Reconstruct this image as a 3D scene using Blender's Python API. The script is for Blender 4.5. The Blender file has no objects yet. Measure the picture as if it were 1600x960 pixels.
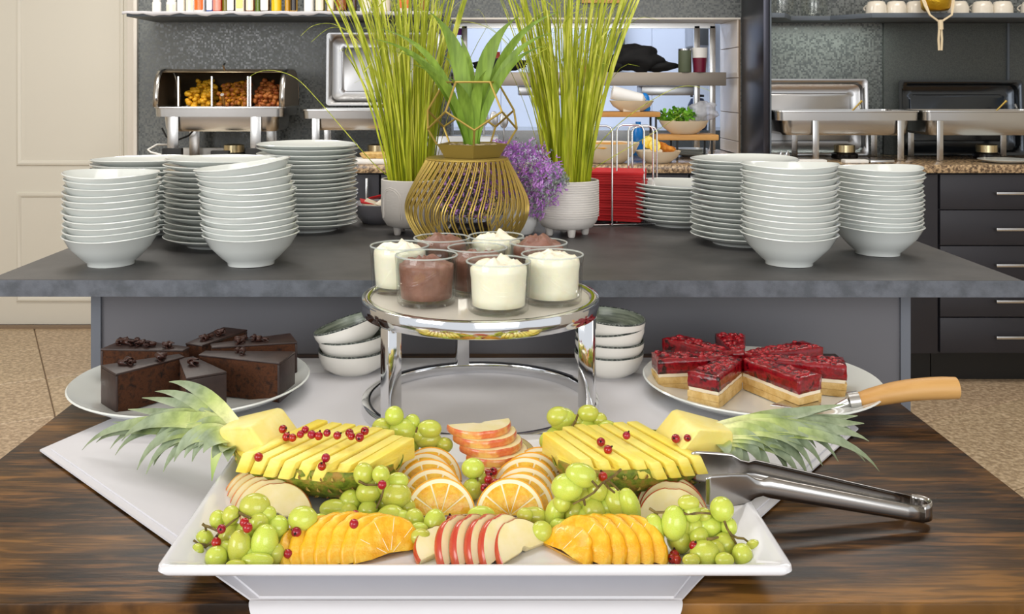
import bpy, bmesh, math, random
from mathutils import Vector, Matrix, Euler, noise
R = math.radians
PI = math.pi
random.seed(7)
scene = bpy.context.scene
COL = scene.collection

# ---------------------------------------------------------------- camera, world, lights, exposure
F, CX, CY, CZ = 1500.0, 760.0, 135.0, 1.18
cam_d = bpy.data.cameras.new('camera')
cam = bpy.data.objects.new('camera', cam_d); COL.objects.link(cam)
cam.location = (0, 0, CZ); cam.rotation_euler = (R(90), 0, 0)
cam_d.sensor_width = 36; cam_d.lens = F / 1600 * 36
cam_d.shift_x = (800 - CX) / 1600; cam_d.shift_y = -(480 - CY) / 1600
cam_d.clip_start = .02
scene.camera = cam
world = bpy.data.worlds.new('world'); scene.world = world; world.use_nodes = True
wb = world.node_tree.nodes['Background']
wb.inputs[0].default_value = (.93, .96, 1, 1); wb.inputs[1].default_value = .95
def area(name, loc, target, sx, sy, power, color=(1, 1, 1)):
    d = bpy.data.lights.new(name, 'AREA'); d.shape = 'RECTANGLE'; d.size = sx; d.size_y = sy
    d.energy = power; d.color = color
    o = bpy.data.objects.new(name, d); COL.objects.link(o); o.location = loc
    o.rotation_euler = (Vector(target) - Vector(loc)).to_track_quat('-Z', 'Y').to_euler()
    return o
area('window_daylight', (-2.6, -1.2, 1.75), (0, 1.3, .8), 1.6, 1.5, 50, (1, .99, .975))
area('window_daylight', (.9, -2.0, 1.45), (.1, 1.2, .8), 2.4, 1.7, 44, (1, .995, .985))
area('ceiling_fill', (-.1, 1.5, 2.58), (-.1, 1.55, 0), 1.3, .9, 13, (1, .985, .96))  # ceiling fills: added soft area lights, no fittings known up there
area('ceiling_fill', (-1.3, 3.1, 2.58), (-1.3, 3.5, 0), 1.2, .5, 30, (1, .965, .91))  # added fill to brighten the door and the left back
area('ceiling_fill', (1.6, 3.0, 2.58), (1.6, 3.15, 0), 1.2, .5, 20, (1, .96, .9))
area('kitchen_panel', (.5, 5.6, 2.5), (.5, 5.7, 0), 1.6, 1.0, 50, (.72, .82, 1))
area('shelf_strip', (1.5, 4.25, 1.45), (1.5, 4.3, .9), .5, .04, 1.0, (.9, 1, .9))
vs = scene.view_settings
vs.view_transform = 'Standard'; vs.look = 'None'; vs.gamma = 1; vs.use_curve_mapping = False
vs.exposure = 0.0

# ---------------------------------------------------------------- helpers
def G(px, py, z):                       # point on a horizontal plane
    d = F * (CZ - z) / (py - CY); return Vector(((px - CX) / F * d, d, z))
def P(px, py, d):                       # point at a given distance
    return Vector(((px - CX) / F * d, d, CZ - (py - CY) / F * d))
def hexc(h):
    h = h.lstrip('#'); v = [int(h[i:i + 2], 16) / 255 for i in (0, 2, 4)]
    return tuple((c / 12.92 if c <= .04045 else ((c + .055) / 1.055) ** 2.4) for c in v) + (1,)

class MB:
    def __init__(s): s.v = []; s.f = []; s.m = []; s.t = []; s.cm = 0
    def add(s, verts, faces, M=None, t=None):
        b = len(s.v)
        for i, p in enumerate(verts):
            p = Vector(p)
            s.v.append(M @ p if M is not None else p); s.t.append(t[i] if t else 0.)
        for f in faces: s.f.append(tuple(b + i for i in f)); s.m.append(s.cm)
        return s
    def box(s, x0, x1, y0, y1, z0, z1, M=None):
        v = [(x, y, z) for z in (z0, z1) for y in (y0, y1) for x in (x0, x1)]
        return s.add(v, [(0, 2, 3, 1), (4, 5, 7, 6), (0, 1, 5, 4), (2, 6, 7, 3), (0, 4, 6, 2), (1, 3, 7, 5)], M)
    def prism(s, poly, z0, z1, M=None):
        n = len(poly); v = [(x, y, z0) for x, y in poly] + [(x, y, z1) for x, y in poly]
        f = [tuple(range(n))[::-1], tuple(range(n, 2 * n))] + [(i, (i + 1) % n, n + (i + 1) % n, n + i) for i in range(n)]
        return s.add(v, f, M)
    def lathe(s, prof, n=32, M=None, mod=None, close=False):
        v = []; f = []; rings = []; ts = []
        L = max(1, len(prof) - 1)
        for k, (r, z) in enumerate(prof):
            if r < 1e-6: rings.append([len(v)]); v.append((0, 0, z)); ts.append(k / L); continue
            ring = []
            for i in range(n):
                a = 2 * PI * i / n; rr, zz = (r, z)
                if mod: rr, zz = mod(a, r, z)
                ring.append(len(v)); v.append((rr * math.cos(a), rr * math.sin(a), zz)); ts.append(k / L)
            rings.append(ring)
        pairs = list(zip(rings, rings[1:])) + ([(rings[-1], rings[0])] if close else [])
        for A, B in pairs:
            if len(A) == 1 and len(B) == 1: continue
            for i in range(n):
                j = (i + 1) % n
                if len(A) == 1: f.append((A[0], B[j], B[i]))
                elif len(B) == 1: f.append((A[i], A[j], B[0]))
                else: f.append((A[i], A[j], B[j], B[i]))
        return s.add(v, f, M, ts)
    def tube(s, pts, r, n=8, closed=False, M=None, flat=None):
        pts = [Vector(p) for p in pts]; m = len(pts); v = []; f = []; ts = []
        rs = r if isinstance(r, (list, tuple)) else [r] * m
        prev = None
        for k in range(m):
            a = pts[(k - 1) % m] if (closed or k > 0) else pts[k]
            b = pts[(k + 1) % m] if (closed or k < m - 1) else pts[k]
            t = (b - a).normalized()
            if prev is None:
                up = Vector((0, 0, 1)) if abs(t.z) < .9 else Vector((1, 0, 0))
                u = t.cross(up).normalized()
            else: u = (prev - t * prev.dot(t)).normalized()
            prev = u; w = t.cross(u)
            for i in range(n):
                ang = 2 * PI * i / n + (PI / n if n == 4 else 0)
                c, q = math.cos(ang) * rs[k], math.sin(ang) * rs[k]
                if flat: q *= flat
                v.append(pts[k] + u * c + w * q); ts.append(k / max(1, m - 1))
        for k in range(m if closed else m - 1):
            for i in range(n):
                j = (i + 1) % n; k2 = (k + 1) % m
                f.append((k * n + i, k * n + j, k2 * n + j, k2 * n + i))
        if not closed: f.append(tuple(range(n))[::-1]); f.append(tuple((m - 1) * n + i for i in range(n)))
        return s.add(v, f, M, ts)
    def ball(s, c, r, seg=16, rings=10, M=None, rot=None, jit=0, seed=0):
        if not isinstance(r, (list, tuple)): r = (r, r, r)
        T = Matrix.Translation(Vector(c)) @ (rot.to_4x4() if rot else Matrix.Identity(4)) @ Matrix.Diagonal((r[0], r[1], r[2], 1))
        if M is not None: T = M @ T
        prof = [(math.sin(PI * k / rings), -math.cos(PI * k / rings)) for k in range(rings + 1)]
        prof[0] = (0, -1); prof[-1] = (0, 1)
        md = None
        if jit:
            def md(a, rr, z):
                q = 1 + jit * noise.noise(Vector((rr * math.cos(a) * 2 + seed, rr * math.sin(a) * 2, z * 2)))
                return rr * q, z * q
        return s.lathe(prof, seg, T, md)
    def blade(s, pts, ws, nrm, fold=.25, thick=.0):
        # leaf strip: 3 points per section, folded along the midrib
        m = len(pts); v = []; f = []; ts = []
        for k in range(m):
            p = Vector(pts[k]); a = Vector(pts[max(0, k - 1)]); b = Vector(pts[min(m - 1, k + 1)])
            t = (b - a).normalized(); n = Vector(nrm); sd = t.cross(n)
            if sd.length < 1e-4: sd = t.cross(Vector((.3, .9, .1)))
            sd.normalize(); nn = sd.cross(t).normalized(); w = ws[k] / 2
            v += [p - sd * w + nn * w * fold, p, p + sd * w + nn * w * fold]; ts += [k / (m - 1)] * 3
        for k in range(m - 1):
            f += [(3 * k, 3 * k + 1, 3 * k + 4, 3 * k + 3), (3 * k + 1, 3 * k + 2, 3 * k + 5, 3 * k + 4)]
        if thick:
            b = len(v)
            nv = []
            for k in range(m):
                a_ = Vector(pts[max(0, k - 1)]); b_ = Vector(pts[min(m - 1, k + 1)]); t = (b_ - a_).normalized()
                sd = t.cross(Vector(nrm))
                if sd.length < 1e-4: sd = t.cross(Vector((.3, .9, .1)))
                nn = sd.normalized().cross(t).normalized()
                q = thick * (1 - .8 * k / (m - 1))
                for i in range(3): nv.append(v[3 * k + i] - nn * (q if i == 1 else q * .3)); ts.append(k / (m - 1))
            v += nv
            for k in range(m - 1):
                f += [(b + 3 * k + 3, b + 3 * k + 4, b + 3 * k + 1, b + 3 * k), (b + 3 * k + 4, b + 3 * k + 5, b + 3 * k + 2, b + 3 * k + 1),
                      (3 * k, 3 * k + 3, b + 3 * k + 3, b + 3 * k), (3 * k + 2, b + 3 * k + 2, b + 3 * k + 5, 3 * k + 5)]
        return s.add(v, f, None, ts)
    def build(s, name, mat, parent=None, loc=None, smooth=35, bevel=0, seg=2, sub=0, rot=None, solid=0):
        me = bpy.data.meshes.new(name)
        me.from_pydata([tuple(p) for p in s.v], [], s.f)
        mats = mat if isinstance(mat, (list, tuple)) else [mat]
        for m in mats: me.materials.append(m)
        if len(mats) > 1: me.polygons.foreach_set('material_index', s.m)
        if any(s.t):
            at = me.attributes.new('t', 'FLOAT', 'POINT'); at.data.foreach_set('value', s.t)
        bm = bmesh.new(); bm.from_mesh(me); bmesh.ops.recalc_face_normals(bm, faces=bm.faces)
        if bevel:
            ed = [e for e in bm.edges if len(e.link_faces) == 2 and e.calc_face_angle(0) > .6]
            bmesh.ops.bevel(bm, geom=ed, offset=bevel, segments=seg, affect='EDGES', profile=.5)
        bm.to_mesh(me); bm.free()
        if smooth:
            me.polygons.foreach_set('use_smooth', [True] * len(me.polygons)); me.set_sharp_from_angle(angle=R(smooth))
        o = bpy.data.objects.new(name, me); COL.objects.link(o)
        if parent: o.parent = parent
        if loc is not None: o.location = loc
        if rot is not None: o.rotation_euler = rot
        if sub:
            md = o.modifiers.new('s', 'SUBSURF'); md.levels = sub; md.render_levels = sub
        if solid:
            md = o.modifiers.new('t', 'SOLIDIFY'); md.thickness = solid; md.offset = 0
        return o
def tag(o, label, cat, group=None):
    o['label'] = label; o['category'] = cat
    if group: o['group'] = group
    return o
def thing(name, label, cat, loc=(0, 0, 0), rz=0, group=None):
    o = bpy.data.objects.new(name, None); COL.objects.link(o); o.location = loc; o.rotation_euler = (0, 0, rz)
    o.empty_display_size = .05
    return tag(o, label, cat, group)
def struct(o): o['kind'] = 'structure'; return o
def stuff(o): o['kind'] = 'stuff'; return o
def dup(root, loc, rz=0, label=None, group=None):
    r = root.copy(); COL.objects.link(r); r.location = loc; r.rotation_euler = (root.rotation_euler[0], root.rotation_euler[1], rz)
    if label: r['label'] = label
    if group: r['group'] = group
    for ch in list(root.children):
        c = ch.copy(); COL.objects.link(c); c.parent = r
        for g in ch.children:
            d = g.copy(); COL.objects.link(d); d.parent = c
    return r
ORD = ['lowest', 'second', 'third', 'fourth', 'fifth', 'sixth', 'seventh', 'eighth', 'ninth', 'tenth', 'eleventh', 'twelfth',
       'thirteenth', 'fourteenth', 'fifteenth', 'sixteenth', 'seventeenth', 'eighteenth', 'nineteenth', 'twentieth']
def nth(i): return 'first' if i == 0 else ORD[i]
def TR(loc, rx=0, ry=0, rz=0, s=(1, 1, 1)):
    if not isinstance(s, tuple): s = (s, s, s)
    return Matrix.LocRotScale(Vector(loc), Euler((rx, ry, rz)), Vector(s))
def arc(a, b, lift, n=10):              # points from a to b bulging up by lift
    a = Vector(a); b = Vector(b)
    return [a.lerp(b, k / (n - 1)) + Vector((0, 0, lift * 4 * (k / (n - 1)) * (1 - k / (n - 1)))) for k in range(n)]

# ---------------------------------------------------------------- materials
def mat(name, c, rough=.5, metal=0, c2=None, scale=8, detail=4, stretch=(1, 1, 1), lo=.4, hi=.6, bump=0, bscale=None,
        sss=0, sssr=(.01, .006, .003), trans=0, ior=1.45, coat=0, tex='noise', c3=None, vary=0, tramp=None, spec=None, nrough=0, sheen=0, bdist=.002):
    m = bpy.data.materials.new(name); m.use_nodes = True; nt = m.node_tree; N = nt.nodes; L = nt.links
    b = N['Principled BSDF']
    b.inputs['Base Color'].default_value = hexc(c); b.inputs['Roughness'].default_value = rough; b.inputs['Metallic'].default_value = metal
    b.inputs['IOR'].default_value = ior
    if coat: b.inputs['Coat Weight'].default_value = coat; b.inputs['Coat Roughness'].default_value = .05
    if sss:
        b.inputs['Subsurface Weight'].default_value = sss; b.inputs['Subsurface Radius'].default_value = (1, .6, .3)
        b.inputs['Subsurface Scale'].default_value = sssr[0]
    if trans: b.inputs['Transmission Weight'].default_value = trans
    if spec is not None: b.inputs['Specular IOR Level'].default_value = spec
    if sheen: b.inputs['Sheen Weight'].default_value = sheen
    tc = N.new('ShaderNodeTexCoord'); mp = N.new('ShaderNodeMapping'); L.new(tc.outputs['Object'], mp.inputs[0])
    mp.inputs['Scale'].default_value = stretch
    out = None
    def texn(kind, sc):
        if kind == 'voronoi':
            t = N.new('ShaderNodeTexVoronoi'); t.inputs['Scale'].default_value = sc; L.new(mp.outputs[0], t.inputs[0]); return t.outputs['Distance']
        t = N.new('ShaderNodeTexNoise'); t.inputs['Scale'].default_value = sc; t.inputs['Detail'].default_value = detail
        t.inputs['Roughness'].default_value = .6; L.new(mp.outputs[0], t.inputs[0]); return t.outputs[0]
    if c2:
        s_ = texn(tex, scale); r = N.new('ShaderNodeValToRGB'); L.new(s_, r.inputs[0])
        e = r.color_ramp.elements; e[0].position = lo; e[0].color = hexc(c); e[1].position = hi; e[1].color = hexc(c2)
        if c3: q = e.new((lo + hi) / 2); q.color = hexc(c3)
        out = r.outputs[0]
    if tramp:
        a = N.new('ShaderNodeAttribute'); a.attribute_name = 't'; r = N.new('ShaderNodeValToRGB'); L.new(a.outputs['Fac'], r.inputs[0])
        e = r.color_ramp.elements; e[0].position = tramp[0][0]; e[0].color = hexc(tramp[0][1]); e[1].position = tramp[-1][0]; e[1].color = hexc(tramp[-1][1])
        for p_, cc in tramp[1:-1]: q = e.new(p_); q.color = hexc(cc)
        if out:
            mx = N.new('ShaderNodeMix'); mx.data_type = 'RGBA'; mx.blend_type = 'MULTIPLY'; mx.inputs[0].default_value = 1
            L.new(out, mx.inputs[6]); L.new(r.outputs[0], mx.inputs[7]); out = mx.outputs[2]
        else: out = r.outputs[0]
    if vary:
        oi = N.new('ShaderNodeObjectInfo'); hs = N.new('ShaderNodeHueSaturation'); mr = N.new('ShaderNodeMapRange')
        L.new(oi.outputs['Random'], mr.inputs[0]); mr.inputs[3].default_value = 1 - vary; mr.inputs[4].default_value = 1 + vary
        L.new(mr.outputs[0], hs.inputs['Value'])
        m2 = N.new('ShaderNodeMapRange'); L.new(oi.outputs['Random'], m2.inputs[0]); m2.inputs[3].default_value = .5 - vary * .12; m2.inputs[4].default_value = .5 + vary * .12
        L.new(m2.outputs[0], hs.inputs['Hue'])
        if out: L.new(out, hs.inputs['Color'])
        else: hs.inputs['Color'].default_value = hexc(c)
        out = hs.outputs[0]
    if out: L.new(out, b.inputs['Base Color'])
    if bump:
        s_ = texn(tex if bscale is None else 'noise', bscale or scale); bp = N.new('ShaderNodeBump')
        bp.inputs['Strength'].default_value = bump; bp.inputs['Distance'].default_value = bdist
        L.new(s_, bp.inputs['Height']); L.new(bp.outputs[0], b.inputs['Normal'])
    return m
def glassmat(name, tint='#f4f8f6', rough=.0, ior=1.45, body=0):
    m = bpy.data.materials.new(name); m.use_nodes = True; nt = m.node_tree; N = nt.nodes; L = nt.links
    for n in list(N): N.remove(n)
    o = N.new('ShaderNodeOutputMaterial'); mx = N.new('ShaderNodeMixShader'); lw = N.new('ShaderNodeLayerWeight'); pw = N.new('ShaderNodeMath'); pw.operation = 'POWER'; pw.inputs[1].default_value = 5; L.new(lw.outputs['Facing'], pw.inputs[0])
    fr = N.new('ShaderNodeMapRange'); L.new(pw.outputs[0], fr.inputs[0]); fr.inputs[3].default_value = .035; fr.inputs[4].default_value = .8
    tr = N.new('ShaderNodeBsdfTransparent'); tr.inputs[0].default_value = hexc(tint); gl = N.new('ShaderNodeBsdfGlossy'); gl.inputs['Roughness'].default_value = rough + .02
    L.new(fr.outputs[0], mx.inputs[0]); L.new(tr.outputs[0], mx.inputs[1]); L.new(gl.outputs[0], mx.inputs[2])
    if body:
        df = N.new('ShaderNodeBsdfDiffuse'); df.inputs[0].default_value = hexc(tint); m2 = N.new('ShaderNodeMixShader'); m2.inputs[0].default_value = body
        L.new(mx.outputs[0], m2.inputs[1]); L.new(df.outputs[0], m2.inputs[2]); L.new(m2.outputs[0], o.inputs[0])
    else: L.new(mx.outputs[0], o.inputs[0])
    return m
M = {}
M['porcelain'] = mat('porcelain', '#dfe3df', .12, coat=.4, vary=.02)
M['platter'] = mat('platter_porcelain', '#e4e4e8', .1, coat=.5)
M['island_top'] = mat('slate_laminate', '#454444', .48, c2='#555352', scale=14, detail=8, lo=.35, hi=.7, bump=.3, bscale=320, bdist=.0006)
M['island_edge'] = mat('slate_edge', '#50545a', .6, c2='#646870', scale=30, detail=8, bump=.5, bscale=400, bdist=.0008)
M['island_panel'] = mat('grey_panel', '#6c6c71', .5)
M['island_rim'] = mat('grey_panel_edge', '#70757e', .5)
M['black'] = mat('black', '#141414', .5)
M['blackgloss'] = mat('black_gloss', '#0d0d10', .15)
M['door'] = mat('cream_paint', '#dcd8cc', .5)
M['trim'] = mat('white_trim', '#e2dcd2', .45)
M['ceiling'] = mat('ceiling_paint', '#e8e4dc', .8)
M['plaster'] = mat('plaster', '#d8d2c6', .8)
M['floor_tile'] = mat('granite_floor_tile', '#a08a70', .38, c2='#cdb79a', c3='#b9a284', scale=60, detail=5, lo=.4, hi=.62, vary=.03)
M['grout'] = mat('grout', '#8a7763', .9); M['jgrout'] = mat('pale_grout', '#b4b8c2', .9)
M['cabinet'] = mat('anthracite_front', '#2c2c33', .45)
M['panel_dark'] = mat('dark_panel', '#4a4d4c', .6, c2='#565a57', scale=240, detail=2)
M['niche'] = mat('niche_grey', '#53595c', .5)
M['steelpanel'] = mat('polished_dark_panel', '#47474f', .28, metal=.85)
M['chrome'] = mat('chrome', '#dfe0e2', .07, metal=1)
M['steel'] = mat('brushed_steel', '#c9c8c6', .25, metal=1, bump=.05, bscale=30)
M['lidsteel'] = mat('lid_steel', '#b9b9ba', .32, metal=1)
M['shelf_dark'] = mat('grey_shelf', '#59616a', .5)
M['granite'] = mat('granite_worktop', '#5b4a3c', .2, c2='#d3b78f', c3='#9d8467', scale=90, detail=5, lo=.38, hi=.62)
M['gold'] = mat('brass_gold', '#c2a656', .38, metal=.6)
M['goldflat'] = mat('gold_paint', '#a08b45', .45, metal=.4)
M['potwhite'] = mat('matt_pot', '#ded8d2', .6, bump=.25, bscale=160, stretch=(.4, .4, 1.6))
M['wood_light'] = mat('beech', '#cfa060', .45, c2='#b98544', scale=18, stretch=(.15, 1, 1), detail=5)
M['cream'] = mat('cream_bowl', '#e9dcc4', .35)
M['white'] = mat('white_plastic', '#efeeea', .4)
M['cloth'] = mat('white_cloth', '#d3d2d6', .75, bump=.12, bscale=9, bdist=.012)
M['marble'] = mat('marble_white', '#f3f3f4', .3, c2='#bcbec3', scale=7, detail=9, lo=.45, hi=.66, stretch=(1, 1.6, 1))
M['glass'] = glassmat('clear_glass', '#fdfefd')
M['bag'] = glassmat('clear_bag', '#e8eaf0', .25, 1.6, .35)
M['red'] = mat('red_paper', '#cf1a20', .6)
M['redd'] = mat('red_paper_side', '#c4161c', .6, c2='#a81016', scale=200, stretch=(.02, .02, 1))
def wood_table():
    m = mat('rustic_wood', '#23150a', .36, c2='#6e4c26', c3='#432c15', scale=13, detail=14, stretch=(.55, 3.6, 1), lo=.34, hi=.66, bump=.25, bscale=90, bdist=.001)
    N = m.node_tree.nodes; L = m.node_tree.links; b = N['Principled BSDF']; b.inputs['Specular IOR Level'].default_value = .3
    src = b.inputs['Base Color'].links[0].from_socket
    tc = N.new('ShaderNodeTexCoord'); mp = N.new('ShaderNodeMapping'); mp.inputs['Scale'].default_value = (2.4, 26, 1); L.new(tc.outputs['Object'], mp.inputs[0])
    w = N.new('ShaderNodeTexNoise'); w.inputs['Scale'].default_value = 5; w.inputs['Detail'].default_value = 12; w.inputs['Distortion'].default_value = .6; L.new(mp.outputs[0], w.inputs[0])
    r = N.new('ShaderNodeValToRGB'); r.color_ramp.elements[0].position = .42; r.color_ramp.elements[0].color = (.28, .26, .24, 1); r.color_ramp.elements[1].position = .56; r.color_ramp.elements[1].color = (1.15, 1.1, 1.05, 1)
    L.new(w.outputs[0], r.inputs[0]); mx = N.new('ShaderNodeMix'); mx.data_type = 'RGBA'; mx.blend_type = 'MULTIPLY'; mx.inputs[0].default_value = .8
    L.new(src, mx.inputs[6]); L.new(r.outputs[0], mx.inputs[7])
    # worn golden patches
    p = N.new('ShaderNodeTexNoise'); p.inputs['Scale'].default_value = 2.6; p.inputs['Detail'].default_value = 8; mp2 = N.new('ShaderNodeMapping'); mp2.inputs['Scale'].default_value = (1, 2.4, 1)
    L.new(tc.outputs['Object'], mp2.inputs[0]); L.new(mp2.outputs[0], p.inputs[0])
    r2 = N.new('ShaderNodeValToRGB'); r2.color_ramp.elements[0].position = .47; r2.color_ramp.elements[0].color = (0, 0, 0, 1); r2.color_ramp.elements[1].position = .66; r2.color_ramp.elements[1].color = (.75, .75, .75, 1)
    L.new(p.outputs[0], r2.inputs[0]); m2 = N.new('ShaderNodeMix'); m2.data_type = 'RGBA'; L.new(r2.outputs[0], m2.inputs[0]); L.new(mx.outputs[2], m2.inputs[6]); m2.inputs[7].default_value = hexc('#9a6c2e')
    m3 = N.new('ShaderNodeMix'); m3.data_type = 'RGBA'; m3.blend_type = 'MULTIPLY'; m3.inputs[0].default_value = .6; L.new(m2.outputs[2], m3.inputs[6]); L.new(r.outputs[0], m3.inputs[7])
    L.new(m3.outputs[2], b.inputs['Base Color']); return m
M['table'] = wood_table()
def mosaic(name, a, b_, cell=.0057):
    m = bpy.data.materials.new(name); m.use_nodes = True; N = m.node_tree.nodes; L = m.node_tree.links; b = N['Principled BSDF']
    tc = N.new('ShaderNodeTexCoord'); sc = N.new('ShaderNodeVectorMath'); sc.operation = 'SCALE'; sc.inputs['Scale'].default_value = 1 / cell; L.new(tc.outputs['Object'], sc.inputs[0])
    fl = N.new('ShaderNodeVectorMath'); fl.operation = 'FLOOR'; L.new(sc.outputs[0], fl.inputs[0])
    wn = N.new('ShaderNodeTexWhiteNoise'); L.new(fl.outputs[0], wn.inputs[0])
    r = N.new('ShaderNodeValToRGB'); e = r.color_ramp.elements; e[0].position = .25; e[0].color = hexc(a); e[1].position = .8; e[1].color = hexc(b_)
    L.new(wn.outputs[0], r.inputs[0]); L.new(r.outputs[0], b.inputs['Base Color']); b.inputs['Roughness'].default_value = .35
    r2 = N.new('ShaderNodeMapRange'); L.new(wn.outputs[0], r2.inputs[0]); r2.inputs[3].default_value = .2; r2.inputs[4].default_value = .6; L.new(r2.outputs[0], b.inputs['Roughness'])
    return m
M['mosaic'] = mosaic('grey_mosaic', '#525656', '#777b79', .0075)

# ================================================================ SETTING
def sbox(name, m, x0, x1, y0, y1, z0, z1, parent=None, bevel=0):
    mb = MB().box(x0, x1, y0, y1, z0, z1); o = mb.build(name, m, parent, bevel=bevel)
    if parent is None: struct(o)
    return o
floor = sbox('floor', M['grout'], -4, 4, -3, 8, -.06, -.006)
tb = MB().box(-.248, .248, -.248, .248, -.012, .002)
t0 = tb.build('tile', M['floor_tile'], floor, bevel=.003, seg=1)
first = True
ca, sa = math.cos(R(28)), math.sin(R(28))
for i in range(-14, 20):
    for j in range(-14, 24):
        x = (i * ca - j * sa) * .5; y = (i * sa + j * ca) * .5
        if 1.6 < y < 4.9 and ((-3.3 < x < -.5) or (.9 < x < 3.0)):
            if first: t0.location = (x, y, 0); t0.rotation_euler.z = R(28); first = False
            else:
                c = t0.copy(); c.location = (x, y, 0); COL.objects.link(c)
sbox('ceiling', M['ceiling'], -3.2, 3.2, -2.2, 7.2, 2.7, 2.8)
sbox('wall_left', M['plaster'], -3.3, -3.2, .6, 4.8, 0, 2.7)
sbox('wall_right', M['plaster'], 3.2, 3.3, .6, 7.2, 0, 2.7)
# dark mosaic wall with the serving hatch
wy = 4.37
xl, xo0, xo1, zo0, zo1 = -1.588, -.16, 1.157, .87, 1.49
wb_ = MB()
wb_.box(xl, xo0, wy, 4.7, 0, 2.7); wb_.box(xo1, 3.2, wy, 4.7, 0, 2.7); wb_.box(xo0, xo1, wy, 4.7, zo1, 2.7); wb_.box(xo0, xo1, wy, 4.7, 0, zo0 - .04)
struct(wb_.build('wall_back', M['mosaic'], smooth=0))
# wall with the cream door
sbox('wall_back.001', M['door'], -3.2, -2.95, 4.72, 4.82, 0, 2.7)
dr = sbox('door_1', M['door'], -2.95, -1.745, 4.72, 4.78, .01, 2.7)
def rectsweep(x0, x1, z0, z1, prof, cap=False):
    mb = MB(); v = []; f = []
    for (q, y) in prof: v += [(x0 + q, y, z0 + q), (x1 - q, y, z0 + q), (x1 - q, y, z1 - q), (x0 + q, y, z1 - q)]
    for k in range(len(prof) - 1): f += [(k * 4 + i, k * 4 + (i + 1) % 4, k * 4 + 4 + (i + 1) % 4, k * 4 + 4 + i) for i in range(4)]
    if cap: m = (len(prof) - 1) * 4; f.append((m, m + 1, m + 2, m + 3))
    return mb.add(v, f)
def moulding(x0, x1, z0, z1):
    rectsweep(x0, x1, z0, z1, [(0, 4.721), (.004, 4.712), (.012, 4.709), (.02, 4.712), (.026, 4.7195), (.045, 4.7195)]).build('moulding', M['door'], dr)
moulding(-2.31, -1.78, .79, 2.3); moulding(-2.31, -1.78, .12, .66); moulding(-2.9, -2.4, .79, 2.3); moulding(-2.9, -2.4, .12, .66)
sbox('trim_1', M['trim'], -1.742, -1.60, 4.66, 4.72, 0, 2.7)
sbox('threshold_strip' if 0 else 'trim_2', M['grout'], -3.2, -1.6, 4.66, 4.7, .0, .012)
sbox('trim_3', M['trim'], -1.60, -1.585, 4.352, 4.70, 0, 2.7)
# hatch reveal tiles (right jamb)
jm = sbox('wall_hatch', M['grout'], 1.149, 1.157, 4.372, 4.7, .87, 1.49)
M['jamb'] = mat('cream_wall_tile', '#e3d8cd', .2, vary=.02)
z = .872
for k, zz in enumerate((.93, 1.06, 1.22, 1.36, 1.488)):
    MB().box(1.143, 1.15, 4.374, 4.695, z, zz - .003).build('tile', M['jamb'], jm, bevel=.0015, seg=1); z = zz
sbox('trim_4', M['trim'], -.16, 1.157, 4.368, 4.70, 1.485, 1.493)
# kitchen beyond
kw = sbox('wall_kitchen', M['jgrout'], -1.4, 2.6, 6.61, 6.7, 0, 2.7)
M['ktile'] = mat('kitchen_tile', '#e4e8f2', .2, vary=.02)
kt = None
for i in range(-3, 5):
    for j in range(0, 4):
        x = .36 + i * .52; zc = 1.0 + j * .42
        if kt is None: kt = MB().box(-.2585, .2585, -.006, 0, -.2085, .2085).build('tile', M['ktile'], kw, bevel=.002, seg=1); kt.location = (x, 6.61, zc)
        else: c = kt.copy(); COL.objects.link(c); c.location = (x, 6.61, zc)
sbox('floor_kitchen', M['grout'], -1.4, 2.6, 4.7, 6.7, -.005, .002)
sbox('wall_kitchen.001', M['plaster'], -1.5, -1.4, 4.7, 6.7, 0, 2.7)
sbox('wall_kitchen.002', M['plaster'], 2.6, 2.7, 4.7, 6.7, 0, 2.7)

# ================================================================ BACK COUNTER
wt = MB().box(-1.46, 3.0, 3.78, 4.369, .838, .87).box(-.16, 1.14, 4.3, 4.72, .838, .87).build('worktop', M['granite'], bevel=.003)
tag(wt, 'brown speckled granite worktop along the back wall', 'worktop')
def cabinet(x0, x1, kind, label, hside=0):
    c = thing('base_cabinet', label, 'cabinet', ((x0 + x1) / 2, 4.08, 0), 0, 'dark base cabinets under the granite worktop')
    w = (x1 - x0) / 2 - .001
    MB().box(-w, w, -.27, .26, .12, .837).build('carcass', M['cabinet'], c)
    MB().box(-w, w, -.22, .2, 0, .12).build('plinth', M['black'], c)
    if kind == 'drawers':
        for k in range(5):
            z1 = .832 - k * .1415
            d = MB().box(-w + .003, w - .003, -.292, -.271, z1 - .138, z1).build('drawer', M['cabinet'], c, bevel=.002)
            h = MB(); zc = z1 - .072
            h.box(-.125, .125, -.322, -.314, zc - .006, zc + .006); h.box(-.12, -.11, -.316, -.291, zc - .005, zc + .005); h.box(.11, .12, -.316, -.291, zc - .005, zc + .005)
            h.build('handle', M['steel'], d, bevel=.002)
    else:
        n = 2 if x1 - x0 > .5 else 1
        for k in range(n):
            a = -w + .003 + k * (2 * w) / n; b = -w - .003 + (k + 1) * (2 * w) / n
            d = MB().box(a, b, -.292, -.271, .125, .832).build('door', M['cabinet'], c, bevel=.002)
            h = MB(); xx = b - .045 if k == 0 else a + .045
            if hside: xx = (b - .045) if hside > 0 else (a + .045)
            h.box(xx - .005, xx + .005, -.322, -.314, .69, .82); h.box(xx - .004, xx + .004, -.316, -.291, .70, .71); h.box(xx - .004, xx + .004, -.316, -.291, .80, .81)
            h.build('handle', M['steel'], d, bevel=.002)
    return c
cabinet(-1.44, -.97, 'door', 'dark base cabinet at the left end, under the roll-top chafing dish')
cabinet(-.97, -.42, 'door', 'dark base cabinet showing between plate stack and left white pot', 1)
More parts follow.
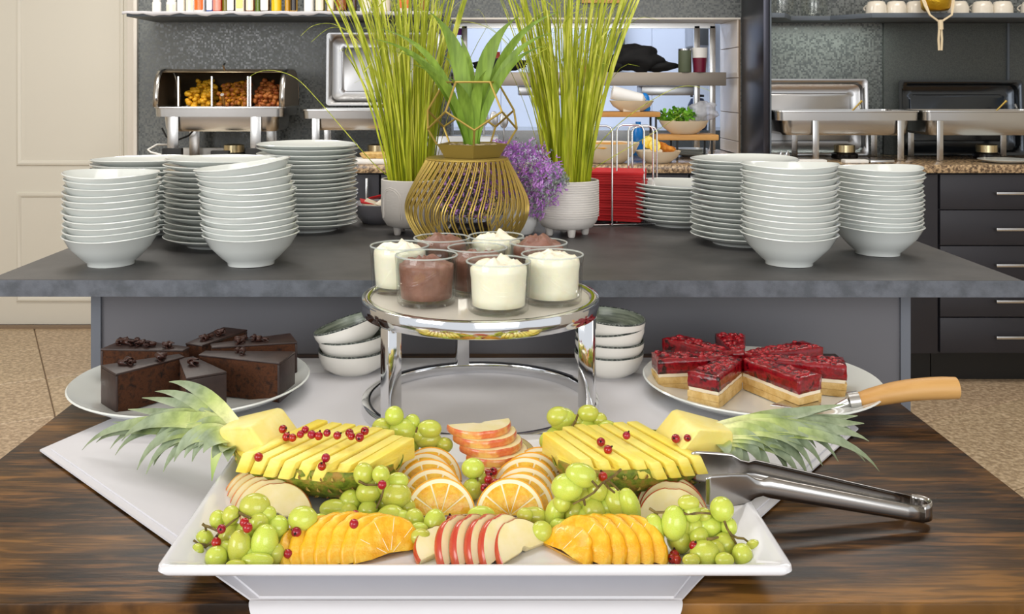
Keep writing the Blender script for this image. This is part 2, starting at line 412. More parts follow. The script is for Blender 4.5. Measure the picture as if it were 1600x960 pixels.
cabinet(-.42, .40, 'doors', 'dark double base cabinet behind the two planted pots')
cabinet(.40, 1.20, 'doors', 'dark double base cabinet below the serving hatch')
cabinet(1.20, 1.785, 'doors', 'plain dark base cabinet left of the drawer unit')
cabinet(1.787, 2.46, 'drawers', 'dark drawer unit with five steel bar handles')

# ================================================================ ISLAND
ISZ, IK = .885, .295 / .28       # top height of the island
IY = .295 * F / (438 - CY)       # its front edge
isl = thing('serving_island', 'grey serving island with overhanging slate-look top', 'island', (.03, IY, 0))
ix = .03
IX0, IX1 = (-22 - CX) / F * IY - ix, (1597 - CX) / F * IY - ix
it = MB().prism([(IX0, .003), (IX1, -.003), (IX1 + .012, .74), (IX0 - .005, .74)], ISZ - .026, ISZ)
tp = it.build('worktop', M['island_top'], isl, bevel=.001, seg=1)
MB().prism([(IX0 - .001, .0022), (IX1 + .001, -.0038), (IX1 + .001, -.0012), (IX0 - .001, .0048)], ISZ - .0255, ISZ - .0005).build('front_edge_band', M['island_edge'], tp)
PY = 1.575 - IY
px0 = (140 - CX) / F * 1.57 - ix; px1 = (1425 - CX) / F * 1.57 - ix
IB = ISZ - .026
MB().box(px0 + .015, px1 - .015, PY + .005, PY + .025, 0.0, IB).build('front_panel', M['island_panel'], isl)
MB().box(px0, px0 + .016, PY, .70, 0, IB).build('side_panel', M['island_rim'], isl)
MB().box(px1 - .016, px1, PY, .70, 0, IB).build('side_panel', M['island_rim'], isl)
MB().box(px0 + .016, px1 - .016, .68, .70, 0, IB).build('back_panel', M['island_panel'], isl)

# ================================================================ WOODEN TABLE
tbl = thing('wooden_table', 'dark rustic wooden table with worn brown plank top', 'table', (0, 1.17, 0))
MB().box(-.562, .562, -.372, .375, .722, .75).build('tabletop', M['table'], tbl, bevel=.002)
for sx in (-1, 1):
    for sy in (-1, 1):
        MB().box(sx * .53 - .02, sx * .53 + .02, sy * .33 - .02, sy * .33 + .02, 0, .722).build('leg', M['black'], tbl)
# ================================================================ STACKS OF CROCKERY ON THE ISLAND
def bowl_mb(r=.0745, h=.047, foot=.036, wav=.0018, sq=.012, n=48):
    th = .0035
    prof = [(0, .005), (foot - .005, .004), (foot - .003, 0), (foot, 0), (foot + .001, .005), (foot + .010, .012), (r * .84, h * .62), (r * .97, h * .96), (r, h), (r - .0015, h + .0015), (r - .004, h),
            (r * .80, h * .64), (foot + .006, .016), (foot - .006, .0095), (0, .0085)]
    def md(a, rr, z):
        k = max(0, (rr - foot) / (r - foot))
        return rr * (1 + sq * k * math.cos(4 * a)), z + wav * k * k * math.cos(2 * a)
    return MB().lathe(prof, n, None, md)
def plate_mb(r=.098, h=.0175, foot=.058, wav=.0009, sq=.008, n=48):
    prof = [(0, .0035), (foot - .004, .0035), (foot - .003, 0), (foot, 0), (foot + .002, .004), (r * .8, h * .5), (r * .985, h * .93), (r, h), (r - .0015, h + .0012), (r - .004, h * .98),
            (r * .78, h * .5 + .004), (foot, .0078), (0, .0072)]
    def md(a, rr, z):
        k = max(0, (rr - foot) / (r - foot))
        return rr * (1 + sq * k * math.cos(4 * a)), z + wav * k * k * math.cos(2 * a)
    return MB().lathe(prof, n, None, md)
bowl0 = plate0 = None
def stack(kind, px, d, n, step, scale, where, group, tilt_top=0, seed=1, drift=(0, 0)):
    global bowl0, plate0
    rnd = random.Random(seed)
    d = d * IK; scale *= IK; step *= IK; X = (px - CX) / F * d
    x = y = 0
    for k in range(n):
        src = bowl0 if kind == 'bowl' else plate0
        lab = '%s white %s %s' % ('topmost' if k == n - 1 else (ORD[k] if k == 0 else ORD[k] + ' from bottom'), kind, where)
        if src is None:
            o = (bowl_mb() if kind == 'bowl' else plate_mb()).build(kind, M['porcelain'], smooth=60)
            if kind == 'bowl': bowl0 = o
            else: plate0 = o
        else: o = src.copy(); COL.objects.link(o)
        x = rnd.uniform(-1, 1) * .0016 + drift[0] * k; y = rnd.uniform(-1, 1) * .0016 + drift[1] * k
        o.location = (X + x, d + y, .0004 + ISZ + k * step); o.scale = (scale,) * 3
        tx = rnd.uniform(-.014, .014); ty = rnd.uniform(-.014, .014)
        if k > n - 4 and tilt_top: ty -= tilt_top * (k - n + 4) / 3; o.location.z += abs(ty) * .035
        o.rotation_euler = (tx, ty, rnd.uniform(0, PI / 2) if kind == 'plate' else rnd.uniform(-.22, .22))
        tag(o, lab, kind, group)
stack('bowl', 174.5, 1.51, 11, .0097, .98, 'in the far left bowl stack', 'bowls of the far left stack', 0, 1)
stack('bowl', 391, 1.51, 13, .0088, 1.0, 'in the bowl stack left of the gold basket', 'bowls stacked left of the basket', R(7), 2, (-.0006, 0))
stack('plate', 226, 1.84, 15, .0088, 1.01, 'in the stack behind the far left bowls', 'plates stacked behind the far left bowls', 0, 3)
stack('plate', 346, 1.70, 16, .0089, 1.0, 'in the plate stack between two bowl stacks', 'plates stacked between the left bowl stacks', 0, 4)
stack('plate', 480, 1.88, 18, .0088, 1.0, 'in the tall plate stack by the left pot', 'plates stacked beside the left white pot', 0, 5)
stack('plate', 1065, 1.95, 9, .0082, 1.03, 'in the low plate stack beside red napkins', 'plates stacked beside the red napkins', 0, 6)
stack('plate', 1163, 1.72, 16, .0089, .97, 'in the tall plate stack right of centre', 'plates in the tall right stack', 0, 7)
stack('bowl', 1234, 1.51, 13, .0091, 1.0, 'in the front right bowl stack', 'bowls of the front right stack', 0, 8)
stack('bowl', 1371, 1.605, 14, .0075, .98, 'in the far right bowl stack', 'bowls of the far right stack', 0, 9)

# ================================================================ SPECKLED BOWLS ON THE TABLE
M['speck_in'] = mat('green_speckled_glaze', '#3f4a42', .25, c2='#a4ac9a', scale=22, stretch=(.5, .5, 5), detail=8, lo=.35, hi=.65)
M['speck_rim'] = mat('dark_speckled_rim', '#2b3230', .3, c2='#8a9088', scale=400, lo=.45, hi=.62)
M['offwhite'] = mat('offwhite_glaze', '#f1eee6', .25)
def small_bowl(loc, tilt, label, rz=0):
    t = thing('dessert_bowl', label, 'bowl', loc, 0, 'small bowls beside the dessert stand')
    r, h = .051, .036
    o = MB().lathe([(0, .003), (.024, .003), (.025, 0), (.028, 0), (.031, .003), (r * .86, h * .32), (r * .985, h * .75), (r, h)], 48).build('outer_shell', M['offwhite'], t, smooth=60)
    MB().lathe([(r * .9985, h - .0016), (r + .0002, h - .0002), (r - .0008, h + .001), (r - .0026, h - .0002)], 48).build('rim', M['speck_rim'], t)
    MB().lathe([(r - .0026, h), (r * .93, h * .72), (r * .78, h * .34), (.026, .0075), (0, .0055)], 48).build('glazed_inside', M['speck_in'], t, smooth=60)
    t.rotation_euler = (tilt[0], tilt[1], rz)
    return t
for k, (dx, z, tx, ty) in enumerate(((0, .753, 0, 0), (.003, .7735, .0, -.10), (.001, .7935, -.03, -.31))):
    small_bowl((-.199 + dx, 1.43, z + .0005), (tx, ty), ['bottom', 'middle', 'tilted top'][k] + ' speckled white bowl left of the chrome stand')
for k, (dx, z, tx, ty) in enumerate(((0, .753, 0, .0), (.0, .7705, 0, .03), (.004, .7875, 0, -.08), (.0, .8045, .03, .09))):
    small_bowl((.181 + dx, 1.42, z + .0005), (tx, ty), ['bottom', 'second lowest', 'third lowest', 'topmost'][k] + ' speckled white bowl right of the chrome stand')

# ================================================================ CLOTHS ON THE TABLE
cb = MB()
cb.prism([(-.33, 1.13), (.36, 1.13), (.42, 1.30), (.345, 1.513), (-.335, 1.508), (-.37, 1.3)], .7504, .7524)
run = cb.build('table_runner', M['marble'], smooth=0); tag(run, 'white marbled runner under the chrome dessert stand', 'runner')
poly = [(-.523, 1.124), (-.447, 1.31), (-.36, 1.42), (.2, 1.44), (.455, 1.26), (.463, 1.195), (.273, .952), (.182, .826), (.162, .797), (-.196, .797), (-.225, .826)]
cb = MB()
poly2 = [(-.515, 1.122), (-.44, 1.30), (-.35, 1.41), (.19, 1.43), (.445, 1.255), (.452, 1.195), (.262, .955), (.172, .830), (.155, .797), (-.186, .797), (-.215, .830)]
cb.prism(poly, .7526, .7545)
cb.prism([(x * .975, 1.1 + (y - 1.1) * .975) if y > .8 else (x * .96, y) for x, y in poly], .7545, .7565)
# part hanging over the front table edge, as a strip that bends down
def sec(k):
    a = R(15 * k); return (.797 - .012 * math.sin(a), .7545 - .012 * (1 - math.cos(a)))
ys = [sec(k) for k in range(7)] + [(.784, .70), (.785, .66)]
vv = []
for k, (y, z) in enumerate(ys):
    f_ = max(0, (.7545 - z)) / .1
    for i in range(11): u = i / 10; vv.append((-.196 + .06 * f_ + u * (.358 - .12 * f_), y - .003 + .004 * math.sin(u * 14) * f_, z))
ff = [(k * 11 + i, k * 11 + i + 1, (k + 1) * 11 + i + 1, (k + 1) * 11 + i) for k in range(len(ys) - 1) for i in range(10)]
cb.add(vv, ff)
cl = cb.build('folded_cloth', M['cloth'], smooth=40); tag(cl, 'folded white cloth laid diagonally under the fruit platter', 'cloth')

# ================================================================ CHROME DESSERT STAND
SX, SY, SR = -.008, 1.273, .1565
st = thing('dessert_stand', 'round chrome stand with pale disc top holding the mousse glasses', 'stand', (SX, SY, .753))
def ring(r, w, z0, z1): return [(r - w, z0), (r, z0), (r, z1), (r - w, z1)]
MB().lathe(ring(SR, .012, .131, .152), 96, close=True).build('top_ring', M['chrome'], st, smooth=30, bevel=.002)
MB().lathe([(0, .143), (SR - .0125, .143), (SR - .0125, .1485), (0, .1485)], 96).build('disc', glassmat('pale_disc', '#fdf9f0', .15, 1.45, .42), st, smooth=30)
MB().lathe(ring(SR, .012, .0, .018), 96, close=True).build('base_ring', M['chrome'], st, smooth=30, bevel=.002)
for a in (101, 221, 341):
    Mx = Matrix.Rotation(R(a), 4, 'Z')
    MB().box(SR - .022, SR - .002, -.009, .009, .018, .131, Mx).build('leg', M['chrome'], st, bevel=.0015)

# ================================================================ MOUSSE GLASSES
M['choc_mousse'] = mat('chocolate_mousse', '#8d6253', .45, c2='#7a5143', scale=30, bump=.5, bscale=60, sss=.15, sssr=(.004,), bdist=.003)
M['vanilla_mousse'] = mat('vanilla_mousse', '#f8f2dc', .4, c2='#efe4c2', scale=22, bump=.4, bscale=50, sss=.3, sssr=(.004,), lo=.55, hi=.8, bdist=.003)
M['glassrim'] = glassmat('glass_lip', '#f2f6f4', .05, 1.45, .3)
def glass(x, y, kind, label, seed):
    t = thing('mousse_glass', label, 'dessert', (x, y, .9018), 0, 'mousse desserts on the chrome stand')
    r, h, rb = .0405, .0620, .0375
    MB().lathe([(0, 0), (rb - .003, 0), (rb, .003), (r - .001, h * .8), (r, h), (r - .0008, h + .0008), (r - .0022, h), (r - .0030, h * .8), (rb - .0028, .008), (rb - .006, .0055), (0, .005)], 56).build('glass', M['glass'], t, smooth=60)
    MB().tube([((r - .0011) * math.cos(2 * PI * i / 56), (r - .0011) * math.sin(2 * PI * i / 56), h) for i in range(56)], .0011, 8, closed=True).build('glass_rim', M['glassrim'], t)
    mb = MB(); n = 56; rnd = random.Random(seed)
    rings = []; v = []; f = []; rr = r - .0032
    fill = h * (.80 if kind == 'vanilla' else (.80 if seed in (6, 8) else .73))
    for k in range(5):
        q = k / 4; z = .0085 + (fill - .0085) * q; rad = (rb - .0045) + (rr - rb + .003) * q
        rings.append([(rad - .0006 - .0012 * max(0, noise.noise(Vector((math.cos(2 * PI * i / n) * 2 + seed, math.sin(2 * PI * i / n) * 2, z * 60)))), z, i) for i in range(n)])
    for q in (.93, .8, .66, .5, .34, .18):
        ring_ = []
        for i in range(n):
            a = 2 * PI * i / n; xx = math.cos(a) * q; yy = math.sin(a) * q
            sw = noise.noise(Vector((xx * 2.4 + seed * 3, yy * 2.4, seed))) + .5 * noise.noise(Vector((xx * 5.5 + seed, yy * 5.5, 3)))
            hh = fill + (.003 + .0105 * (1 - q ** 3) * (1.0 if kind == 'vanilla' else 1.5 if seed == 8 else 1.1 if seed == 6 else .6)) + .0125 * sw * (1.05 - q ** 2)
            ring_.append((rr * q, hh, i))
        rings.append(ring_)
    for rg in rings:
        for (rad, z, i) in rg: a = 2 * PI * i / n; v.append((rad * math.cos(a), rad * math.sin(a), z))
    for k in range(len(rings) - 1):
        for i in range(n): f.append((k * n + i, k * n + (i + 1) % n, (k + 1) * n + (i + 1) % n, (k + 1) * n + i))
    v.append((0, 0, sum(p[1] for p in rings[-1]) / n + .0012)); c = len(v) - 1; b = (len(rings) - 1) * n
    for i in range(n): f.append((b + i, b + (i + 1) % n, c))
    v.append((0, 0, .0085)); c = len(v) - 1
    for i in range(n): f.append(((i + 1) % n, i, c))
    mb.add(v, f); mb.build('mousse', M['vanilla_mousse' if kind == 'vanilla' else 'choc_mousse'], t, smooth=180)
glass(.015, 1.188, 'vanilla', 'glass of vanilla mousse at the front centre of the stand', 1)
glass(-.077, 1.232, 'choc', 'glass of chocolate mousse at the front left of the stand', 2)
glass(.085, 1.237, 'vanilla', 'glass of vanilla mousse at the right edge of the stand', 3)
glass(-.118, 1.306, 'vanilla', 'glass of vanilla mousse at the left edge of the stand', 4)
glass(-.012, 1.288, 'choc', 'glass of chocolate mousse in the middle of the stand', 5)
glass(-.064, 1.371, 'choc', 'glass of chocolate mousse at the back left of the stand', 6)
glass(.014, 1.386, 'vanilla', 'glass of vanilla mousse at the very back of the stand', 7)
glass(.072, 1.330, 'choc', 'glass of chocolate mousse at the back right of the stand', 8)

# ================================================================ CAKE PLATES
def big_plate(x, y, label):
    r, h = .16, .022
    prof = [(0, .003), (.098, .003), (.1, 0), (.104, 0), (.107, .004), (r * .86, h * .42), (r * .99, h * .93), (r, h), (r - .002, h + .0015), (r - .005, h), (r * .84, h * .42 + .004), (.1, .0075), (0, .007)]
    o = MB().lathe(prof, 72).build('cake_plate', M['porcelain'], smooth=60, loc=(x, y, .7505 if y > 2 else .7568)); tag(o, label, 'plate'); return o
pc = G(300, 604, .77); CPX, CPY = pc.x, 1.325
big_plate(-.405, 1.32, 'large round white plate under the chocolate cake slices')
big_plate(.377, 1.32, 'large round white plate under the red berry slices')
M['sponge'] = mat('chocolate_sponge', '#331b0d', .95, c2='#150a05', c3='#4f2b13', scale=110, detail=6, lo=.3, hi=.68, bump=1, bscale=260, bdist=.002)
M['icing'] = mat('chocolate_icing', '#2c1d19', .45, c2='#3a2823', scale=30, bump=.3, bscale=60)
M['curl'] = mat('chocolate_curl', '#3b211a', .35)
def wedge(L, w0, w1): return [(0, -w0 / 2), (L, -w1 / 2), (L, w1 / 2), (0, w0 / 2)]
def choc_slice(x, y, ang, L, w0, w1, h, label, seed, curls=((.5, 0),)):
    t = thing('chocolate_cake_slice', label, 'cake', (x, y, .765), R(ang), 'chocolate cake slices on the left plate')
    rnd = random.Random(seed)
    mb = MB(); n = 12; m = 5; v = []; f = []
    # rough sponge sides
    def pt(u, vv_, z):
        w = (w0 + (w1 - w0) * u) / 2 - .0012; xx = u * (L - .003); yy = vv_ * w
        q = noise.noise(Vector((xx * 160 + seed, yy * 160, z * 160))) * .0011
        return xx + (q if u in (0, 1) else 0), yy + vv_ * q, z
    ringp = [(i / n, -1) for i in range(n)] + [(1, -1 + 2 * j / 4) for j in range(4)] + [(1 - i / n, 1) for i in range(n)] + [(0, 1 - 2 * j / 4) for j in range(4)]
    K = len(ringp)
    for k in range(m + 1):
        z = .0005 + (h - .003) * k / m
        for u, q in ringp: v.append(pt(u, q, z))
    for k in range(m):
        for i in range(K): f.append((k * K + i, k * K + (i + 1) % K, (k + 1) * K + (i + 1) % K, (k + 1) * K + i))
    f.append(tuple(range(K))[::-1]); f.append(tuple(m * K + i for i in range(K)))
    mb.add(v, f); mb.build('sponge', M['sponge'], t, smooth=50)
    ic = MB(); ic.prism([(-.001, -w0 / 2), (L, -w1 / 2), (L, w1 / 2), (-.001, w0 / 2)], h - .003, h)
    ic.box(L - .0035, L, -w1 / 2 + .0002, w1 / 2 - .0002, 0, h - .003)
    ic.build('icing', M['icing'], t, bevel=.0012)
    for (u, q) in curls:
        for k in range(rnd.randint(3, 4)):
            cx_ = u * L + rnd.uniform(-.008, .008); cy_ = q * w1 * .3 + rnd.uniform(-.006, .006); az = rnd.uniform(0, PI); ln = rnd.uniform(.004, .008); rr = rnd.uniform(.003, .0048)
            c_ = MB(); vv_ = []; tt = 9
            Mx = TR((cx_, cy_, h + rr * .9), rnd.uniform(-.5, .7), rnd.uniform(-.3, .3), az)
            for i in range(tt):
                a = R(290) * i / (tt - 1); q2 = rr * (1 - .35 * i / tt)
                vv_ += [(-ln, q2 * math.cos(a), q2 * math.sin(a)), (ln * (.6 + .4 * math.sin(i)), q2 * math.cos(a), q2 * math.sin(a))]
            c_.add(vv_, [(2 * i, 2 * i + 1, 2 * i + 3, 2 * i + 2) for i in range(tt - 1)], Mx)
            c_.build('chocolate_curl', M['curl'], t, smooth=60, solid=.0008)
    return t
def pl(px, py, z=.765): g = G(px, py, z); return g.x, g.y
a = (-.425, 1.312)
choc_slice(-.418, 1.336, 166, .115, .018, .060, .050, 'chocolate cake slice pointing left with a row of curls', 1, ((.25, 0), (.45, .3), (.65, 0), (.85, 0)))
choc_slice(-.412, 1.296, 222, .098, .018, .052, .052, 'chocolate cake slice at the front left of its plate', 2, ((.35, 0), (.7, -.3)))
choc_slice(-.404, 1.292, 303, .092, .020, .052, .050, 'chocolate cake slice pointing forward behind the pineapple leaves', 3, ((.4, 0),))
choc_slice(-.386, 1.305, 350, .122, .020, .056, .053, 'chocolate cake slice at the front right of its plate', 4, ((.4, .5),))
choc_slice(-.385, 1.345, 22, .115, .020, .054, .052, 'chocolate cake slice pointing to the back right', 5, ((.3, 0), (.45, .4), (.55, 0)))
choc_slice(-.414, 1.360, 68, .095, .030, .044, .050, 'chocolate cake slice at the back of its plate', 6, ((.25, 0), (.5, 0)))

M['jelly'] = mat('red_berry_jelly', '#6b0610', .16, c2='#2a0207', c3='#930c1a', scale=70, detail=4, lo=.36, hi=.62, coat=.35, bump=.8, bscale=90)
M['berry'] = mat('raspberry', '#8c0716', .2, c2='#4a030c', c3='#b01220', scale=120, coat=.3, bump=.6, bscale=300)
M['creamlayer'] = mat('pale_cream', '#f6e9cf', .5, sss=.1, sssr=(.003,))
M['biscuit'] = mat('pale_sponge', '#e6c585', .8, c2='#d3ac66', scale=80, bump=.6, bscale=220, bdist=.0015)
def berry_slice(x, y, ang, L, w0, w1, label, seed):
    t = thing('berry_cake_slice', label, 'cake', (x, y, .765), R(ang), 'red berry slices on the right plate')
    def layer(nm, z0, z1, m, ins=0, bev=.0012, sd=0):
        n = 14; v = []; f = []
        ringp = [(i / n, -1) for i in range(n)] + [(1, -1 + 2 * j / 4) for j in range(4)] + [(1 - i / n, 1) for i in range(n)] + [(0, 1 - 2 * j / 4) for j in range(4)]
        K = len(ringp); rows = 3
        for k in range(rows + 1):
            z = z0 + (z1 - z0) * k / rows
            for u, q in ringp:
                w = (w0 + (w1 - w0) * u) / 2 - ins; s_ = noise.noise(Vector((u * 14 + seed, q * 3, z * 140 + sd))) * .0012
                v.append((u * (L - ins) + (s_ if u == 1 else 0), q * w + q * s_, z + (.0006 * s_ / .0012 if k == rows else 0)))
        for k in range(rows):
            for i in range(K): f.append((k * K + i, k * K + (i + 1) % K, (k + 1) * K + (i + 1) % K, (k + 1) * K + i))
        f.append(tuple(range(K))[::-1]); f.append(tuple(rows * K + i for i in range(K)))
        return MB().add(v, f).build(nm, m, t, smooth=50)
    layer('biscuit_base', 0, .0085, M['biscuit'], .0005, sd=1)
    layer('biscuit_layer', .009, .0175, M['biscuit'], .0, sd=7)
    layer('cream_layer', .0175, .0235, M['creamlayer'], .0012, sd=3)
    # jelly with lumpy top
    nx, ny = 22, 9; v = []; f = []
    zt = .043
    for i in range(nx + 1):
        for j in range(ny + 1):
            u = i / nx; q = -1 + 2 * j / ny; w = (w0 + (w1 - w0) * u) / 2
            b = noise.noise(Vector((u * L * 130 + seed * 5, q * w * 130, 0)))
            edge = 1 if 0 < i < nx and 0 < j < ny else 0
            v.append((u * L, q * w, zt + (.0022 * b if edge else -.0015)))
    top = len(v)
    f += [(i * (ny + 1) + j, (i + 1) * (ny + 1) + j, (i + 1) * (ny + 1) + j + 1, i * (ny + 1) + j + 1) for i in range(nx) for j in range(ny)]
    bd = [i * (ny + 1) for i in range(nx + 1)] + [nx * (ny + 1) + j for j in range(1, ny + 1)] + [i * (ny + 1) + ny for i in range(nx - 1, -1, -1)] + [j for j in range(ny - 1, 0, -1)]
    rows = 3; prev = bd
    for k in range(1, rows + 1):
        cur = []
        for vi in bd:
            xx, yy, zz = v[vi]; s_ = noise.noise(Vector((xx * 150 + seed, yy * 150, k * 2.3))) * .0013
            cur.append(len(v)); v.append((xx + (s_ if xx > L * .5 else 0), yy + (s_ if yy > 0 else -s_), zt - .0015 - (zt - .0015 - .0225) * k / rows))
        f += [(prev[i], prev[(i + 1) % len(bd)], cur[(i + 1) % len(bd)], cur[i]) for i in range(len(bd))]; prev = cur
    f.append(tuple(prev))
    MB().add(v, f).build('berry_jelly', M['jelly'], t, smooth=180)
    rnd = random.Random(seed); bb = MB()
    for k in range(int(L * 330)):
        u = rnd.uniform(.08, .95); w = (w0 + (w1 - w0) * u) / 2 - .004
        bb.ball((u * L, rnd.uniform(-1, 1) * w, zt - .0012), (rnd.uniform(.004, .0068), rnd.uniform(.0035, .0052), .0034), 8, 6, rot=Matrix.Rotation(rnd.uniform(0, PI), 3, 'Z'), jit=.25, seed=k)
    stuff(bb.build('berries', M['berry'], t, smooth=180))
bx, by = .352, 1.335
for ang, L, w0, w1, lab in ((183, .103, .024, .042, 'red berry slice pointing left towards the speckled bowls'), (232, .100, .022, .044, 'red berry slice at the front left of its plate'),
                            (302, .105, .022, .044, 'red berry slice at the front, above the pineapple leaves'), (346, .122, .022, .046, 'red berry slice at the right beside the cake server'),
                            (25, .118, .020, .040, 'red berry slice pointing to the back right'), (82, .098, .018, .044, 'red berry slice at the very back of its plate'), (128, .108, .018, .040, 'red berry slice pointing to the back left')):
    c = R(ang); berry_slice(bx + .016 * math.cos(c), by + .016 * math.sin(c), ang, L, w0, w1, lab, int(ang))
# cake server
sv = thing('cake_server', 'cake server with light wooden handle resting on the right plate', 'cake server', (0, 0, 0))
A = Vector((.478, 1.235, .775)); B = Vector((.600, 1.225, .795)); dr_ = (B - A).normalized()
pts = [A.lerp(B, k / 8) + Vector((0, 0, .005 * math.sin(PI * k / 8))) for k in range(9)]
MB().tube(pts, [.0105, .0125, .0135, .0142, .0145, .0148, .015, .0152, .0145], 20, flat=.92).build('handle', M['wood_light'], sv, smooth=50)
MB().tube([A - dr_ * .012, A + dr_ * .001], .0125, 20).build('ferrule', M['steel'], sv)
bl = MB(); b0 = A - dr_ * .012
bl.tube([b0, b0 - dr_ * .02 - Vector((0, 0, .006)), b0 - dr_ * .05 - Vector((0, .0, .004))], [.006, .004, .004], 10)
bl.prism([(.362, 1.225), (.42, 1.20), (.43, 1.235), (.42, 1.27)], .7720, .7734)
bl.build('blade', M['steel'], sv, bevel=.0004)

# ================================================================ FRUIT PLATTER
tr = MB()
X0, X1, Y0, Y1 = -.274, .255, .792, 1.098
def rr(x0, x1, y0, y1, z, rad, n=6):
    pts = []
    for cx_, cy_, a0 in ((x1 - rad, y0 + rad, -90), (x1 - rad, y1 - rad, 0), (x0 + rad, y1 - rad, 90), (x0 + rad, y0 + rad, 180)):
        for k in range(n + 1): a = R(a0 + 90 * k / n); pts.append((cx_ + rad * math.cos(a), cy_ + rad * math.sin(a), z))
    return pts
def inset(i, z, rad):
    z = .7568 + (z - .7570) * .80
    return rr(X0 + i, X1 - i, Y0 + i, Y1 - i, z, rad)
secs = [inset(.052, .7578, .012), inset(.050, .7570, .012), inset(.046, .7570, .012), inset(.044, .7605, .012), inset(.012, .776, .012), inset(.002, .7795, .010), inset(0, .783, .010), inset(.0006, .7875, .010), inset(.003, .7895, .010),
        inset(.007, .7885, .009), inset(.014, .783, .009), inset(.036, .7675, .012), inset(.044, .7633, .014), inset(.056, .7618, .014), inset(.10, .7616, .014)]
n = len(secs[0]); v = [p for s in secs for p in s]; f = []
for k in range(len(secs) - 1):
    for i in range(n): f.append((k * n + i, k * n + (i + 1) % n, (k + 1) * n + (i + 1) % n, (k + 1) * n + i))
f.append(tuple(range(n))[::-1]); f.append(tuple((len(secs) - 1) * n + i for i in range(n)))
tray = tr.add(v, f).build('platter', M['platter'], smooth=50); tag(tray, 'large rectangular white porcelain platter holding the cut fruit', 'platter')
TZ = .7606
